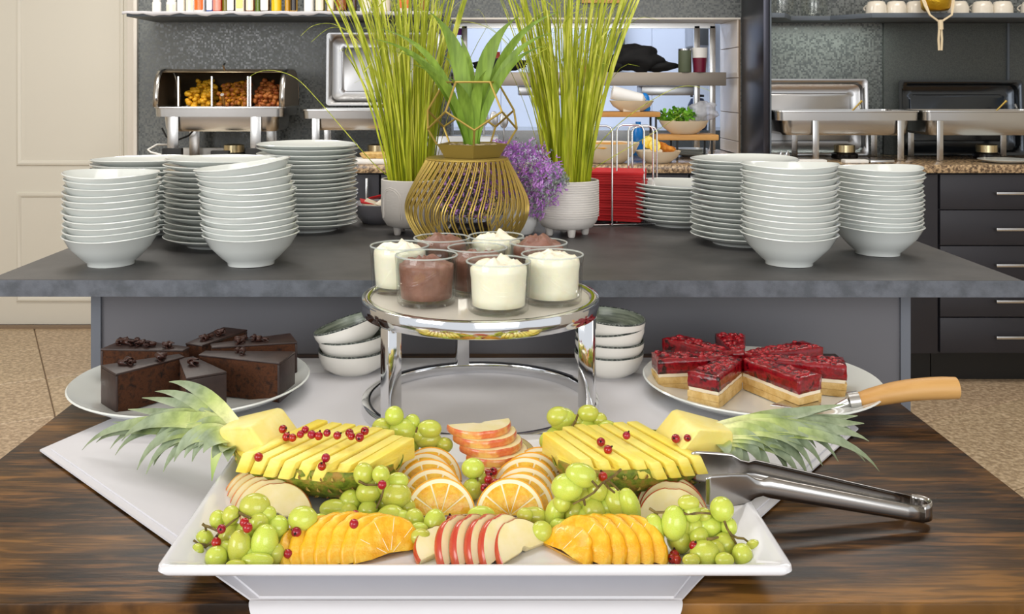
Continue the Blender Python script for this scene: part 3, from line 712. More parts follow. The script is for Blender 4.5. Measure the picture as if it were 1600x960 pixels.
# ================================================================ DECOR ON THE ISLAND
M['grass'] = mat('grass_blade', '#87962c', .5, c2='#e8e696', c3='#bcc44c', scale=95, detail=2, stretch=(1, 1, .03), lo=.34, hi=.66, tramp=[(0, '#dde05a'), (.25, '#f0f090'), (.7, '#f4f4c0'), (1, '#e8f0b0')], sss=0, spec=.3)
M['leaf'] = mat('dracaena_leaf', '#76903a', .42, c2='#9db859', scale=70, detail=3, stretch=(1, 1, .12), lo=.38, hi=.66, tramp=[(0, '#c8e090'), (.4, '#e8f2b8'), (1, '#b8c088')], spec=.4)
def bez(p0, p1, p2, n): return [(p0 * (1 - t) ** 2 + p1 * 2 * t * (1 - t) + p2 * t * t) for t in [k / (n - 1) for k in range(n)]]
def pot(X, Y, label, seed, pattern, lean):
    t = thing('grass_pot', label, 'potted plant', (X, Y, ISZ))
    r, h = .0622, .109
    prof = [(0, .013), (r * .55, .013), (r * .82, .018), (r * .96, .032), (r, .05), (r, h), (r - .002, h + .0012), (r - .0045, h), (r - .0045, .06), (r * .7, .03), (0, .028)]
    pt = MB().lathe(prof, 64).build('pot', M['potwhite'], t, smooth=50)
    for k in range(4):
        a = PI / 4 + k * PI / 2 + seed * .5
        MB().lathe([(0, 0), (.0055, 0), (.007, .002), (.009, .019), (0, .019)], 16, TR((.036 * math.cos(a), .036 * math.sin(a), 0))).build('foot', M['potwhite'], pt)
    if pattern == 'lines':
        for k in range(15):
            z = .040 + k * .0045
            MB().lathe([(r, z - .0008), (r + .0008, z), (r, z + .0008)], 64).build('relief_line', M['potwhite'], pt)
    else:
        for cang in (-2.25, -.85):
            for w in (.35, .42):
                pts = []
                for i in range(17):
                    u = i / 16
                    if u < .3: aa, z = cang - w, .035 + u / .3 * .035
                    elif u > .7: aa, z = cang + w, .035 + (1 - u) / .3 * .035
                    else: q = (u - .3) / .4 * PI; aa, z = cang - w * math.cos(q), .07 + .026 * math.sin(q) * w / .42
                    pts.append((r * math.cos(aa), r * math.sin(aa), z))
                MB().tube(pts, .001, 5).build('relief_arch', M['potwhite'], pt)
    MB().lathe([(0, h - .02), (r - .0044, h - .02)], 32).build('soil', mat('moss_soil', '#4a4326', .95, c2='#6b6a30', scale=80), t)
    rnd = random.Random(seed); mb = MB()
    for k in range(160):
        a = rnd.uniform(0, 2 * PI); q = math.sqrt(rnd.random()); rad = q * .045
        p0 = Vector((rad * math.cos(a), rad * math.sin(a), h - .022))
        H = rnd.choice([rnd.uniform(.22, .36), rnd.uniform(.3, .5), rnd.uniform(.38, .52)])
        out = (.10 + .20 * q) * H * rnd.uniform(.3, 1.1)
        az = a + rnd.uniform(-.5, .5)
        dx = out * math.cos(az) + lean * H; dy = out * math.sin(az) * .8
        p2 = p0 + Vector((dx * 1.25, dy, H)); p1 = p0 + Vector((dx * .35, dy * .35, H * .6))
        pts = bez(p0, p1, p2, 9)
        w = rnd.choice([.0026, .0032, .004, .0055, .0068])
        if rnd.random() < .55:      # soft drooping tip
            s_ = rnd.choice((-1, 1)); last = pts[-1]; d0 = Vector((s_ * rnd.uniform(.4, 1), rnd.uniform(-.5, .5), .5)) * rnd.uniform(.02, .05)
            pts += [last + d0 * .5 + Vector((0, 0, .012)), last + d0 + Vector((0, 0, .012)), last + d0 * 1.7 + Vector((0, 0, -.004))]
            w = min(w, .004)
        m = len(pts); ws = [w * (1 - .25 * i / m) if i < m * .7 else w * max(.06, (m - 1 - i) / (m * .35)) for i in range(m)]
        na = rnd.uniform(0, 2 * PI)
        mb.blade(pts, ws, (math.cos(na) * .7, -abs(math.sin(na)) - .2, .1), .18)
    for k in range(95):
        a = rnd.uniform(0, 2 * PI); p0 = Vector((.035 * math.cos(a), .035 * math.sin(a), h - .02)); H = rnd.uniform(.24, .46); o_ = rnd.uniform(.03, .10)
        p1 = p0 + Vector((o_ * .25 * math.cos(a) + lean * H, o_ * .2 * math.sin(a), H)); s_ = rnd.choice((-1, 1)) if rnd.random() < .35 else (1 if math.cos(a) > 0 else -1)
        p2 = p1 + Vector((s_ * rnd.uniform(.02, .07), rnd.uniform(-.03, .03), rnd.uniform(-.05, .03)))
        mb.blade(bez(p0, p0.lerp(p1, .95) + Vector((0, 0, .03)), p2, 14), [.0018 * (1 - .8 * i / 13) for i in range(14)], (.3, -1, .1), .1)
    stuff(mb.build('grass_blades', M['grass'], t, smooth=60))
    return t
LP = ((644 - CX) / F * 1.928, 1.928); RP = ((886.5 - CX) / F * 1.907, 1.907)
pl_ = pot(LP[0], LP[1], 'tall artificial grass in a white footed pot left of the gold basket', 3, 'arches', -.02)
pr_ = pot(RP[0], RP[1], 'tall artificial grass in a white ribbed pot right of the gold basket', 5, 'lines', .01)
def wisp(root, pxs, d):
    pts = [P(x, y, d + 0.01 * i) - Vector(root.location) for i, (x, y) in enumerate(pxs)]
    fine = []
    for i in range(len(pts) - 1):
        p0 = pts[max(0, i - 1)]; p1 = pts[i]; p2 = pts[i + 1]; p3 = pts[min(len(pts) - 1, i + 2)]
        for k in range(5):
            t = k / 5; fine.append(.5 * ((2 * p1) + (p2 - p0) * t + (2 * p0 - 5 * p1 + 4 * p2 - p3) * t * t + (3 * p1 - p0 - 3 * p2 + p3) * t ** 3))
    fine.append(pts[-1]); m = len(fine)
    MB().tube(fine, [.0011 * (1 - .7 * i / m) for i in range(m)], 5).build('long_blade', M['grass'], root)
wisp(pl_, [(628, 290), (590, 262), (545, 212), (500, 160), (462, 122), (425, 110), (400, 114), (386, 124)], 1.93)
wisp(pl_, [(640, 285), (618, 200), (585, 110), (556, 62), (522, 38), (490, 40), (470, 56)], 1.95)
wisp(pl_, [(636, 285), (600, 180), (572, 80), (545, 48), (515, 44), (486, 66)], 1.92)
wisp(pr_, [(905, 285), (930, 262), (970, 238), (1020, 208), (1068, 177)], 1.90)
wisp(pr_, [(900, 285), (925, 240), (962, 198), (1010, 162), (1055, 138), (1085, 135), (1110, 142)], 1.91)
wisp(pr_, [(895, 285), (915, 180), (935, 110), (965, 55), (1000, 28), (1030, 32)], 1.93)
wisp(pr_, [(880, 285), (850, 170), (810, 90), (770, 48), (730, 34), (700, 40)], 1.9)
wisp(pr_, [(882, 285), (846, 190), (812, 110), (786, 62), (762, 40)], 1.93)

# gold wire basket
BX, BY = -.036, 1.791
bk = thing('wire_basket', 'gold wire basket lantern with bulging slanted wires', 'basket', (BX, BY, ISZ))
prof = [(.083, .001), (.093, .018), (.103, .038), (.111, .056), (.1150, .070), (.1145, .083), (.107, .100), (.097, .120), (.086, .141), (.0755, .160)]
def smooth(pf, m=3):
    o = []
    for i in range(len(pf) - 1):
        p0, p1, p2, p3 = pf[max(0, i - 1)], pf[i], pf[i + 1], pf[min(len(pf) - 1, i + 2)]
        for k in range(m):
            t = k / m; o.append(tuple(.5 * (2 * p1[j] + (p2[j] - p0[j]) * t + (2 * p0[j] - 5 * p1[j] + 4 * p2[j] - p3[j]) * t * t + (3 * p1[j] - p0[j] - 3 * p2[j] + p3[j]) * t ** 3) for j in (0, 1)))
    return o + [pf[-1]]
prof = smooth([(.083, .001), (.099, .025), (.111, .048), (.1150, .068), (.112, .088), (.098, .118), (.0755, .160)], 4)
for k in range(88):
    th = 2 * PI * (k // 2) / 44 + (k % 2) * .045
    pts = []
    for i, (r_, z_) in enumerate(prof):
        u = z_ / .160
        a = th + .62 * math.sqrt((u - .40) ** 2 + .006)
        pts.append((r_ * math.cos(a), r_ * math.sin(a), z_))
    MB().tube(pts, .00145, 5).build('wire', M['gold'], bk, smooth=60)
for r_, z_ in ((.0755, .160), (.083, .002)):
    MB().tube([(r_ * math.cos(2 * PI * i / 48), r_ * math.sin(2 * PI * i / 48), z_) for i in range(48)], .0022, 8, closed=True).build('hoop', M['gold'], bk)
bk.children[0]
MB().lathe([(0, .1605), (.074, .1605), (.074, .163), (0, .163)], 48).build('top_plate', M['goldflat'], bk)
MB().lathe([(0, .0), (.081, .0), (.081, .002), (0, .002)], 48).build('base_plate', M['goldflat'], bk)

# geometric planter on top of the basket
a_ = .0625; tz0 = ISZ + .1635
tt = thing('geometric_planter', 'gold geometric wire planter standing on the wire basket', 'planter', (-.0275, BY, tz0))
def lvl(r_, z_, off): return [Vector((r_ * a_ * math.cos(R(off + 72 * k)), r_ * a_ * math.sin(R(off + 72 * k)), z_ * a_)) for k in range(5)]
off = -86
L0, L1, L2, L3 = lvl(.8507, .0, off), lvl(1.3764, .8507, off), lvl(1.3764, 1.3764, off + 36), lvl(.8507, 2.227, off + 36)
q = .47
R0 = [L0[k].lerp(L1[k], q) for k in range(5)]
tr_ = MB()
v = [p * 1 for p in L0] + R0 + [p * .96 for p in R0] + [Vector((p.x * .95, p.y * .95, .003)) for p in L0]
f = [(4, 3, 2, 1, 0)] + [(i, (i + 1) % 5, 5 + (i + 1) % 5, 5 + i) for i in range(5)] + [(5 + i, 5 + (i + 1) % 5, 10 + (i + 1) % 5, 10 + i) for i in range(5)] + [(10 + i, 10 + (i + 1) % 5, 15 + (i + 1) % 5, 15 + i) for i in range(5)] + [(15, 16, 17, 18, 19)]
tr_.add(v, f).build('tray', M['goldflat'], tt, smooth=20)
edges = [(R0[k], L1[k]) for k in range(5)] + [(L1[k], L2[k]) for k in range(5)] + [(L1[(k + 1) % 5], L2[k]) for k in range(5)] + [(L2[k], L3[k]) for k in range(5)] + [(L3[k], L3[(k + 1) % 5]) for k in range(5)]
for e in edges: MB().tube([e[0], e[1]], .0020, 6).build('frame_bar', M['gold'], tt)
peb = MB(); rnd = random.Random(4)
for k in range(60):
    a = rnd.uniform(0, 2 * PI); q_ = math.sqrt(rnd.random()) * .044
    peb.ball((q_ * math.cos(a), q_ * math.sin(a), .022), (rnd.uniform(.004, .007), .004, .003), 8, 5)
stuff(peb.build('pebbles', mat('pebbles', '#b9a98a', .7, c2='#6d5c44', scale=60), tt))
pd = thing('dracaena', 'broad-leaved green plant growing from the gold geometric planter', 'plant', (-.0275, BY, tz0 + .02))
tips = [(578, 60, -.06, .016, .5), (667, 16, .0, .028, .85), (588, 44, .05, .013, .55), (616, 80, -.08, .013, .45), (778, 50, .03, .018, .75), (813, 24, -.02, .027, .8), (884, 16, .04, .016, .6), (868, 50, -.05, .017, .5),
        (856, 71, -.08, .015, .45), (719, 56, .08, .022, .9), (640, 100, -.1, .014, .5), (690, 85, .09, .02, .8), (800, 90, .08, .016, .6), (760, 110, -.04, .02, .8), (700, 120, -.05, .022, .85)]
for i, (tx, ty, dd, w, up) in enumerate(tips):
    tip = P(tx, ty, BY + dd) - Vector(pd.location); a = math.atan2(tip.y, tip.x)
    p0 = Vector((.008 * math.cos(a), .008 * math.sin(a), 0))
    p1 = Vector((tip.x * (1 - up) * .6, tip.y * .4, max(tip.z * 1.02, .12) * (.75 + .3 * (1 - up))))
    pts = bez(p0, p1, tip, 13)
    ws = [w * (.42 + .66 * math.sin(PI * min(1, (k + .5) / 11))) * (1 if k < 7 else max(.03, 1 - ((k - 6) / 6) ** 1.6)) for k in range(13)]
    MB().blade(pts, ws, (tip.x * -.4, -1, .55), .22, .0008).build('leaf', M['leaf'], pd, smooth=60)

# purple flowers in a white vase
M['purple'] = mat('purple_petal', '#b873cf', .6, c2='#e0a8ee', scale=60)
M['greygreen'] = mat('greygreen_foliage', '#93a08c', .7, c2='#b0aebf', scale=50)
fv = thing('flower_vase', 'small white vase of purple flowers behind the gold basket', 'flowers', ((814 - CX) / F * 1.925, 1.925, ISZ))
MB().lathe([(0, 0), (.022, 0), (.024, .002), (.034, .022), (.035, .035), (.03, .05), (.022, .062), (.024, .07), (.022, .07), (.02, .062), (0, .05)], 32).build('vase', M['white'], fv, smooth=60)
rnd = random.Random(12); fo = MB(); fl_ = MB(); stm = MB()
clus = [(800, 240, 22), (832, 250, 30), (845, 272, 28), (820, 290, 28), (850, 300, 26), (836, 322, 20), (795, 265, 24), (873, 282, 16), (862, 262, 16), (780, 232, 15), (770, 270, 22), (785, 300, 22), (758, 290, 18), (745, 250, 14)]
for (px_, py_, rp) in clus:
    c0 = P(px_, py_, (1.805 if px_ > 850 else 1.835 if px_ > 838 else 1.87 if px_ > 790 else 1.94) + rnd.uniform(-.015, .015)) - Vector(fv.location); rr_ = rp / F * 1.87
    stm.tube(bez(Vector((0, 0, .055)), Vector((c0.x * .3, c0.y, max(.09, c0.z * .8))), c0, 6), .0008, 4)
    for k in range(int(rp * 7)):
        dv = Vector((rnd.gauss(0, 1), rnd.gauss(0, 1) * .8, rnd.gauss(0, 1))).normalized() * rr_ * rnd.uniform(.3, 1.1)
        p = c0 + dv; pur = rnd.random() < (.62 if px_ != 873 else .12); g = fl_ if pur else fo
        for j in range(5):
            dirn = Vector((rnd.gauss(0, 1), rnd.gauss(0, 1), rnd.gauss(0, 1) + .3)).normalized(); sd = dirn.cross(Vector((.3, .8, .5))).normalized() * (.0012 if pur else .0009)
            ln = rnd.uniform(.004, .008); g.add([p - sd * .4, p + sd * .4, p + dirn * ln * .6 + sd, p + dirn * ln, p + dirn * ln * .6 - sd], [(0, 1, 2, 3, 4)])
stuff(fl_.build('blossoms', M['purple'], fv, smooth=0)); stuff(fo.build('foliage', M['greygreen'], fv, smooth=0)); stm.build('stems', M['greygreen'], fv)
mos = MB()
# second small dark pot glimpsed inside the basket
ip = thing('dried_flower_ball', 'dark dried purple flowers inside the gold wire basket', 'flowers', (BX, BY, ISZ + .0022))
MB().lathe([(0, 0), (.03, 0), (.042, .012), (.045, .032), (.036, .042), (0, .044)], 24).build('holder', M['blackgloss'], ip)
f1 = MB(); f2 = MB()
for k in range(900):
    dv = Vector((rnd.gauss(0, 1), rnd.gauss(0, 1), rnd.gauss(0, 1) * .8)).normalized() * .052 * rnd.uniform(.5, 1.1); p = Vector((0, 0, .085)) + dv
    g = f1 if rnd.random() < .35 else f2
    dirn = Vector((rnd.gauss(0, 1), rnd.gauss(0, 1), rnd.gauss(0, 1))).normalized(); sd = dirn.cross(Vector((.3, .8, .5))).normalized() * .0016; ln = rnd.uniform(.005, .01)
    g.add([p - sd * .4, p + sd * .4, p + dirn * ln * .6 + sd, p + dirn * ln, p + dirn * ln * .6 - sd], [(0, 1, 2, 3, 4)])
stuff(f1.build('blossoms', M['purple'], ip, smooth=0)); stuff(f2.build('foliage', mat('dark_foliage', '#3a3a30', .8), ip, smooth=0))

# red napkins in a chrome wire holder
NH = thing('napkin_holder', 'chrome wire napkin holder around the stack of red napkins', 'napkin holder', (.27, 2.10, ISZ))
def uw(x0, x1, y, zt, zb=.003, r=.0022):
    c = .012
    pts = [(x0, y, zb), (x0, y, zt - c), (x0 + c * .3, y, zt - c * .3), (x0 + c, y, zt), (x1 - c, y, zt), (x1 - c * .3, y, zt - c * .3), (x1, y, zt - c), (x1, y, zb)]
    return MB().tube(pts, r, 8)
uw(-.10, -.006, -.085, .212).build('wire_loop', M['chrome'], NH, smooth=60)
uw(.010, .068, -.04, .212).build('wire_loop', M['chrome'], NH, smooth=60)
uw(.045, .100, .03, .208).build('wire_loop', M['chrome'], NH, smooth=60)
uw(.062, .118, .085, .203).build('wire_loop', M['chrome'], NH, smooth=60)
MB().tube([(-.105, -.09, .095), (.0, .05, .105), (.02, .08, .105)], .0022, 8).build('side_bar', M['chrome'], NH)
MB().tube([(-.105, -.09, .003), (.11, -.06, .003), (.125, .09, .003), (-.09, .09, .003)], .0022, 8, closed=True).build('base_wire', M['chrome'], NH)
rnd = random.Random(5)
for k in range(19):
    n = MB().box(-.085, .085, -.055, .055, 0, .0054)
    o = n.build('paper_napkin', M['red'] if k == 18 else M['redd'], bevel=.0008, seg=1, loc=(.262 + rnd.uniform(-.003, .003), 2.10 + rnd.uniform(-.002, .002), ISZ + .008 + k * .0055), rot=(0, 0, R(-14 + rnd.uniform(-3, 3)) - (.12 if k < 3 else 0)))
    tag(o, '%s red paper napkin in the chrome wire holder' % ('topmost' if k == 18 else ORD[k] + ('' if k == 0 else ' from bottom')), 'napkin', 'red napkins stacked in the holder')

# grey bowl with sachets, left of the white pot
gb = thing('sachet_bowl', 'small grey bowl behind the tall plate stack, left of the pot', 'bowl', ((592 - CX) / F * 2.08, 2.08, ISZ))
MB().lathe([(0, .002), (.03, 0), (.034, 0), (.052, .022), (.06, .042), (.0585, .0435), (.057, .042), (.049, .023), (.03, .006), (0, .005)], 48).build('shell', mat('grey_glaze', '#8c8a90', .35), gb, smooth=60)
for k, (dx, dy, dz, rx, ry, rz, m_, lab) in enumerate(((-.018, -.02, .046, .25, .2, .3, 'red', 'red sachet lying at the left in the grey bowl'), (.0, .0, .056, -.2, -.25, -.3, 'red', 'red sachet on top in the grey bowl'), (.016, -.02, .049, .3, -.5, .8, 'cream', 'cream paper sachet at the right in the grey bowl'), (-.01, -.028, .042, .5, .35, -.2, 'cream', 'cream paper sachet at the front of the grey bowl'))):
    o = MB().box(-.02, .02, -.012, .012, -.0015, .0015).build('sachet', M[m_] if m_ == 'cream' else M['red'], bevel=.001, loc=(gb.location.x + dx, 2.08 + dy, ISZ + dz), rot=(rx, ry, rz)); tag(o, lab, 'sachet')

# ================================================================ SHELVES
sh = MB().box(-1.5, -.192, 4.0, 4.369, 1.471, 1.489).build('wall_shelf', M['shelf_dark'], bevel=.001); tag(sh, 'long grey wall shelf with bottles at the upper left', 'shelf')
cv = []; nx = 60
for i in range(nx + 1):
    x = -1.515 + (1.515 - .19) * i / nx; dz = .004 * math.sin(i * .7) + .003 * math.sin(i * 1.9)
    cv += [(x, 4.36, 1.4915), (x, 4.0, 1.4925 + dz * .2), (x, 3.992, 1.490), (x, 3.991, 1.478 + dz)]
cf = [(i * 4 + k, i * 4 + 4 + k, i * 4 + 5 + k, i * 4 + 1 + k) for i in range(nx) for k in range(3)]
MB().add(cv, cf)
o = MB().add(cv, cf).build('shelf_cloth', M['cloth'], smooth=40, solid=.002); tag(o, 'white cloth strip covering the upper left shelf', 'cloth')
rsx = P(1203, 25, 4.03).x
rs = MB().prism([(1.186, 4.369), (1.186, 4.02), (1.25, 4.02), (1.33, 4.19), (1.50, 4.19), (1.615, 4.02), (3.0, 4.02), (3.0, 4.369)], 1.468, 1.488).build('wall_shelf', M['shelf_dark'], bevel=.001)
tag(rs, 'grey cut-out wall shelf holding ivory cups at upper right', 'shelf')
dp = MB().box(1.16, 1.186, 4.02, 4.369, .8705, 2.68).build('dark_side_panel', M['steelpanel'], bevel=.001); tag(dp, 'tall glossy dark upright panel right of the serving hatch', 'panel')
MB().box(1.186, 1.192, 4.014, 4.03, .8705, 2.68).build('edge_strip', M['shelf_dark'], dp)
nx0 = (1380 - CX) / F * 4.36
o = MB().box(nx0, 2.36, 4.352, 4.369, .8705, 1.467).build('splashback_panel', M['panel_dark'], bevel=.001); tag(o, 'plain dark grey splashback panel behind the right chafing dish', 'panel')
o = MB().box(2.363, 3.1, 4.352, 4.369, .8705, 1.467).build('splashback_panel', M['panel_dark'], bevel=.001); tag(o, 'dark splashback panel at the far right edge', 'panel')
MB().box(2.358, 2.368, 4.345, 4.353, .8705, 1.467).build('joint_strip', M['shelf_dark'], o)

cols = {'amber': '#8a4a12', 'olive': '#6d6414', 'brown': '#3c1d0c', 'yellow': '#e5b90c', 'green': '#59701c', 'cream': '#eadfc8', 'white': '#f1f0ec', 'red': '#b3331e', 'blue': '#2b4f9a', 'orange': '#d86a2a', 'gold': '#b88a20', 'dark': '#241a16', 'pink': '#d98b78'}
BM = {k: mat('bottle_' + k, v_, .15, coat=.5) for k, v_ in cols.items()}
def patch(r, z0, z1):
    v = []
    for k in range(9): a = R(-90 - 52 + 13 * k); v += [(r * 1.02 * math.cos(a), r * 1.02 * math.sin(a), z0 + (.004 if k in (0, 8) else 0)), (r * 1.02 * math.cos(a), r * 1.02 * math.sin(a), z1)]
    return MB().add(v, [(2 * k, 2 * k + 2, 2 * k + 3, 2 * k + 1) for k in range(8)])
def bottle(px_, w, kind, body, cap, label_c, lab, h=.20, d=4.12):
    X = (px_ - CX) / F * d; r = w / F * d / 2
    t = thing({'jar': 'jar', 'box': 'carton', 'tin': 'tin'}.get(kind, 'bottle'), lab, 'jar' if kind == 'jar' else ('box' if kind == 'box' else 'bottle'), (X, d, 1.4945), 0, 'bottles and jars on the upper left shelf')
    if kind == 'box':
        MB().box(-r, r, -.02, .02, 0, h).build('carton_body', BM[body], t, bevel=.002)
        MB().box(-r * .8, r * .8, -.0212, -.0205, .02, h * .8).build('label', BM[label_c], t)
    elif kind == 'jar':
        MB().lathe([(0, 0), (r * .9, 0), (r, .006), (r, h * .75), (r * .85, h * .82), (r * .8, h * .86), (0, h * .86)], 24).build('jar_body', BM[body], t)
        MB().lathe([(r * .86, h * .84), (r * .88, h), (0, h)], 24).build('lid', BM[cap], t)
        patch(r, h * .06, h * .6).build('label', BM[label_c], t)
    else:
        MB().lathe([(0, 0), (r * .92, 0), (r, .005), (r, h * .55), (r * .8, h * .66), (r * .35, h * .76), (r * .33, h * .93), (0, h * .93)], 24).build('bottle_body', BM[body], t, smooth=60)
        MB().lathe([(r * .38, h * .9), (r * .38, h), (0, h)], 16).build('cap', BM[cap], t)
        patch(r, h * .05, h * .45).build('label', BM[label_c], t)
for a_r in ((245, 14, 'jar', 'white', 'white', 'white', 'white candle holder at the left end of the upper shelf', .06), (268, 16, 'jar', 'white', 'white', 'cream', 'second white holder from the left on the upper shelf', .06),
          (283, 12, 'bottle', 'cream', 'white', 'white', 'slim white bottle near the left end of the shelf'), (297, 13, 'bottle', 'white', 'cream', 'cream', 'slim white bottle beside the blue and orange jar'),
          (312, 17, 'jar', 'white', 'blue', 'orange', 'white jar with round orange label on the upper shelf'), (328, 11, 'jar', 'blue', 'white', 'white', 'small blue jar beside the orange labelled jar'),
          (340, 15, 'bottle', 'red', 'dark', 'pink', 'bottle with pink label beside the blue jar'), (352, 9, 'bottle', 'olive', 'gold', 'olive', 'narrow olive bottle behind the pink label'), (361, 13, 'bottle', 'dark', 'red', 'white', 'dark bottle with rounded white label'),
          (376, 13, 'box', 'cream', 'cream', 'yellow', 'cream carton with yellow label on the shelf'), (391, 14, 'bottle', 'amber', 'red', 'cream', 'amber bottle with slanted cream label'), (403, 8, 'bottle', 'green', 'green', 'green', 'narrow green bottle on the upper shelf'),
          (414, 15, 'bottle', 'brown', 'red', 'white', 'brown sauce bottle with arched white label'), (432, 16, 'bottle', 'yellow', 'green', 'yellow', 'bright yellow bottle on the upper shelf'), (449, 8, 'bottle', 'gold', 'gold', 'gold', 'narrow golden bottle right of the yellow one'),
          (459, 12, 'bottle', 'gold', 'dark', 'dark', 'golden bottle with dark square label'), (483, 16, 'bottle', 'white', 'dark', 'white', 'tall bottle with white label and dark base'), (500, 15, 'bottle', 'olive', 'gold', 'cream', 'olive oil bottle with cream label'),
          (517, 12, 'bottle', 'gold', 'gold', 'cream', 'gold bottle beside the brown jar'), (534, 19, 'jar', 'brown', 'gold', 'amber', 'wide brown jar beside the gold bottle'), (553, 10, 'bottle', 'dark', 'dark', 'brown', 'dark bottle behind the first grass blades'), (572, 17, 'box', 'white', 'white', 'cream', 'plain white carton behind the left grass'),
          (600, 20, 'jar', 'cream', 'white', 'cream', 'cream jar behind the left grass'), (632, 22, 'box', 'cream', 'cream', 'orange', 'cream and orange carton at the right end of the shelf'), (660, 14, 'bottle', 'brown', 'dark', 'amber', 'brown bottle at the right end of the shelf')):
    bottle(*a_r)
# ivory cups, upside down
M['ivory'] = mat('ivory_china', '#e8dfcf', .2, coat=.4)
cup0 = None
for i, px_ in enumerate((1369, 1400, 1431, 1497, 1535, 1566, 1612)):
    X = (px_ - CX) / F * 4.1
    if cup0 is None:
        cup0 = thing('cup', '', 'cup', (X, 4.1, 1.4885))
        MB().lathe([(.04, 0), (.043, .0), (.042, .03), (.035, .05), (.03, .054), (.024, .054), (.024, .05), (.033, .046), (.039, .03), (.04, 0)], 32).build('cup_body', M['ivory'], cup0, smooth=50)
        MB().tube([(.040 + .022 * math.sin(PI * k / 8), 0, .012 + .032 * k / 8) for k in range(9)], .0035, 8, M=Matrix.Rotation(R(120), 4, 'Z')).build('cup_handle', M['ivory'], cup0)
        c = cup0
    else: c = dup(cup0, (X, 4.1, 1.4885))
    tag(c, ['leftmost ivory cup on the upper right shelf', 'second ivory cup from the left on the right shelf', 'ivory cup just left of the gold pot', 'ivory cup just right of the gold pot', 'second ivory cup right of the gold pot', 'third ivory cup right of the gold pot', 'ivory cup at the right edge of the picture'][i], 'cup', 'ivory cups upside down on the right shelf')
gp = thing('gold_pot', 'hammered gold pot in a rope hanger above the right chafing dishes', 'pot', P(1462, 17, 3.97))
MB().lathe([(0, 0), (.045, 0), (.055, .01), (.06, .05), (.058, .10), (.054, .10), (.05, .02), (0, .01)], 40).build('pot', mat('hammered_gold', '#c9a02c', .3, metal=.9, bump=.8, bscale=120), gp, smooth=60)
M['rope'] = mat('cotton_rope', '#dccbab', .9, bump=.6, bscale=200)
for sx in (-1, 1):
    for sp in (.066, .058):
        MB().tube([(sx * sp * .95, -.01, .12), (sx * sp, -.02, .05), (sx * sp * .9, -.03, .02), (sx * .045, -.045, -.02), (sx * .008, -.04, -.045), (sx * .004, -.04, -.055)], .0042, 8).build('rope_strand', M['rope'], gp)
MB().tube([(0, -.04, -.04), (.002, -.04, -.08)], .0105, 10).build('rope_knot', M['rope'], gp)
for sx in (-1, 1): MB().tube([(sx * .004, -.04, -.07), (sx * .007, -.04, -.12), (sx * .005, -.04, -.165)], .0048, 8).build('rope_tail', M['rope'], gp)
for i, px_ in enumerate((1222, 1272)):
    o = MB().lathe([(0, 0), (.05, 0), (.058, .01), (.06, .06), (.055, .10), (.053, .10), (.057, .06), (.054, .012), (0, .004)], 32).build('glass_jar', M['glass'], smooth=60, loc=((px_ - CX) / F * (4.13 if i == 0 else 4.27), 4.13 if i == 0 else 4.27, 1.4885))
    tag(o, ['clear glass jar at the left end of the upper right shelf', 'clear glass jar in the corner of the upper right shelf'][i], 'jar')

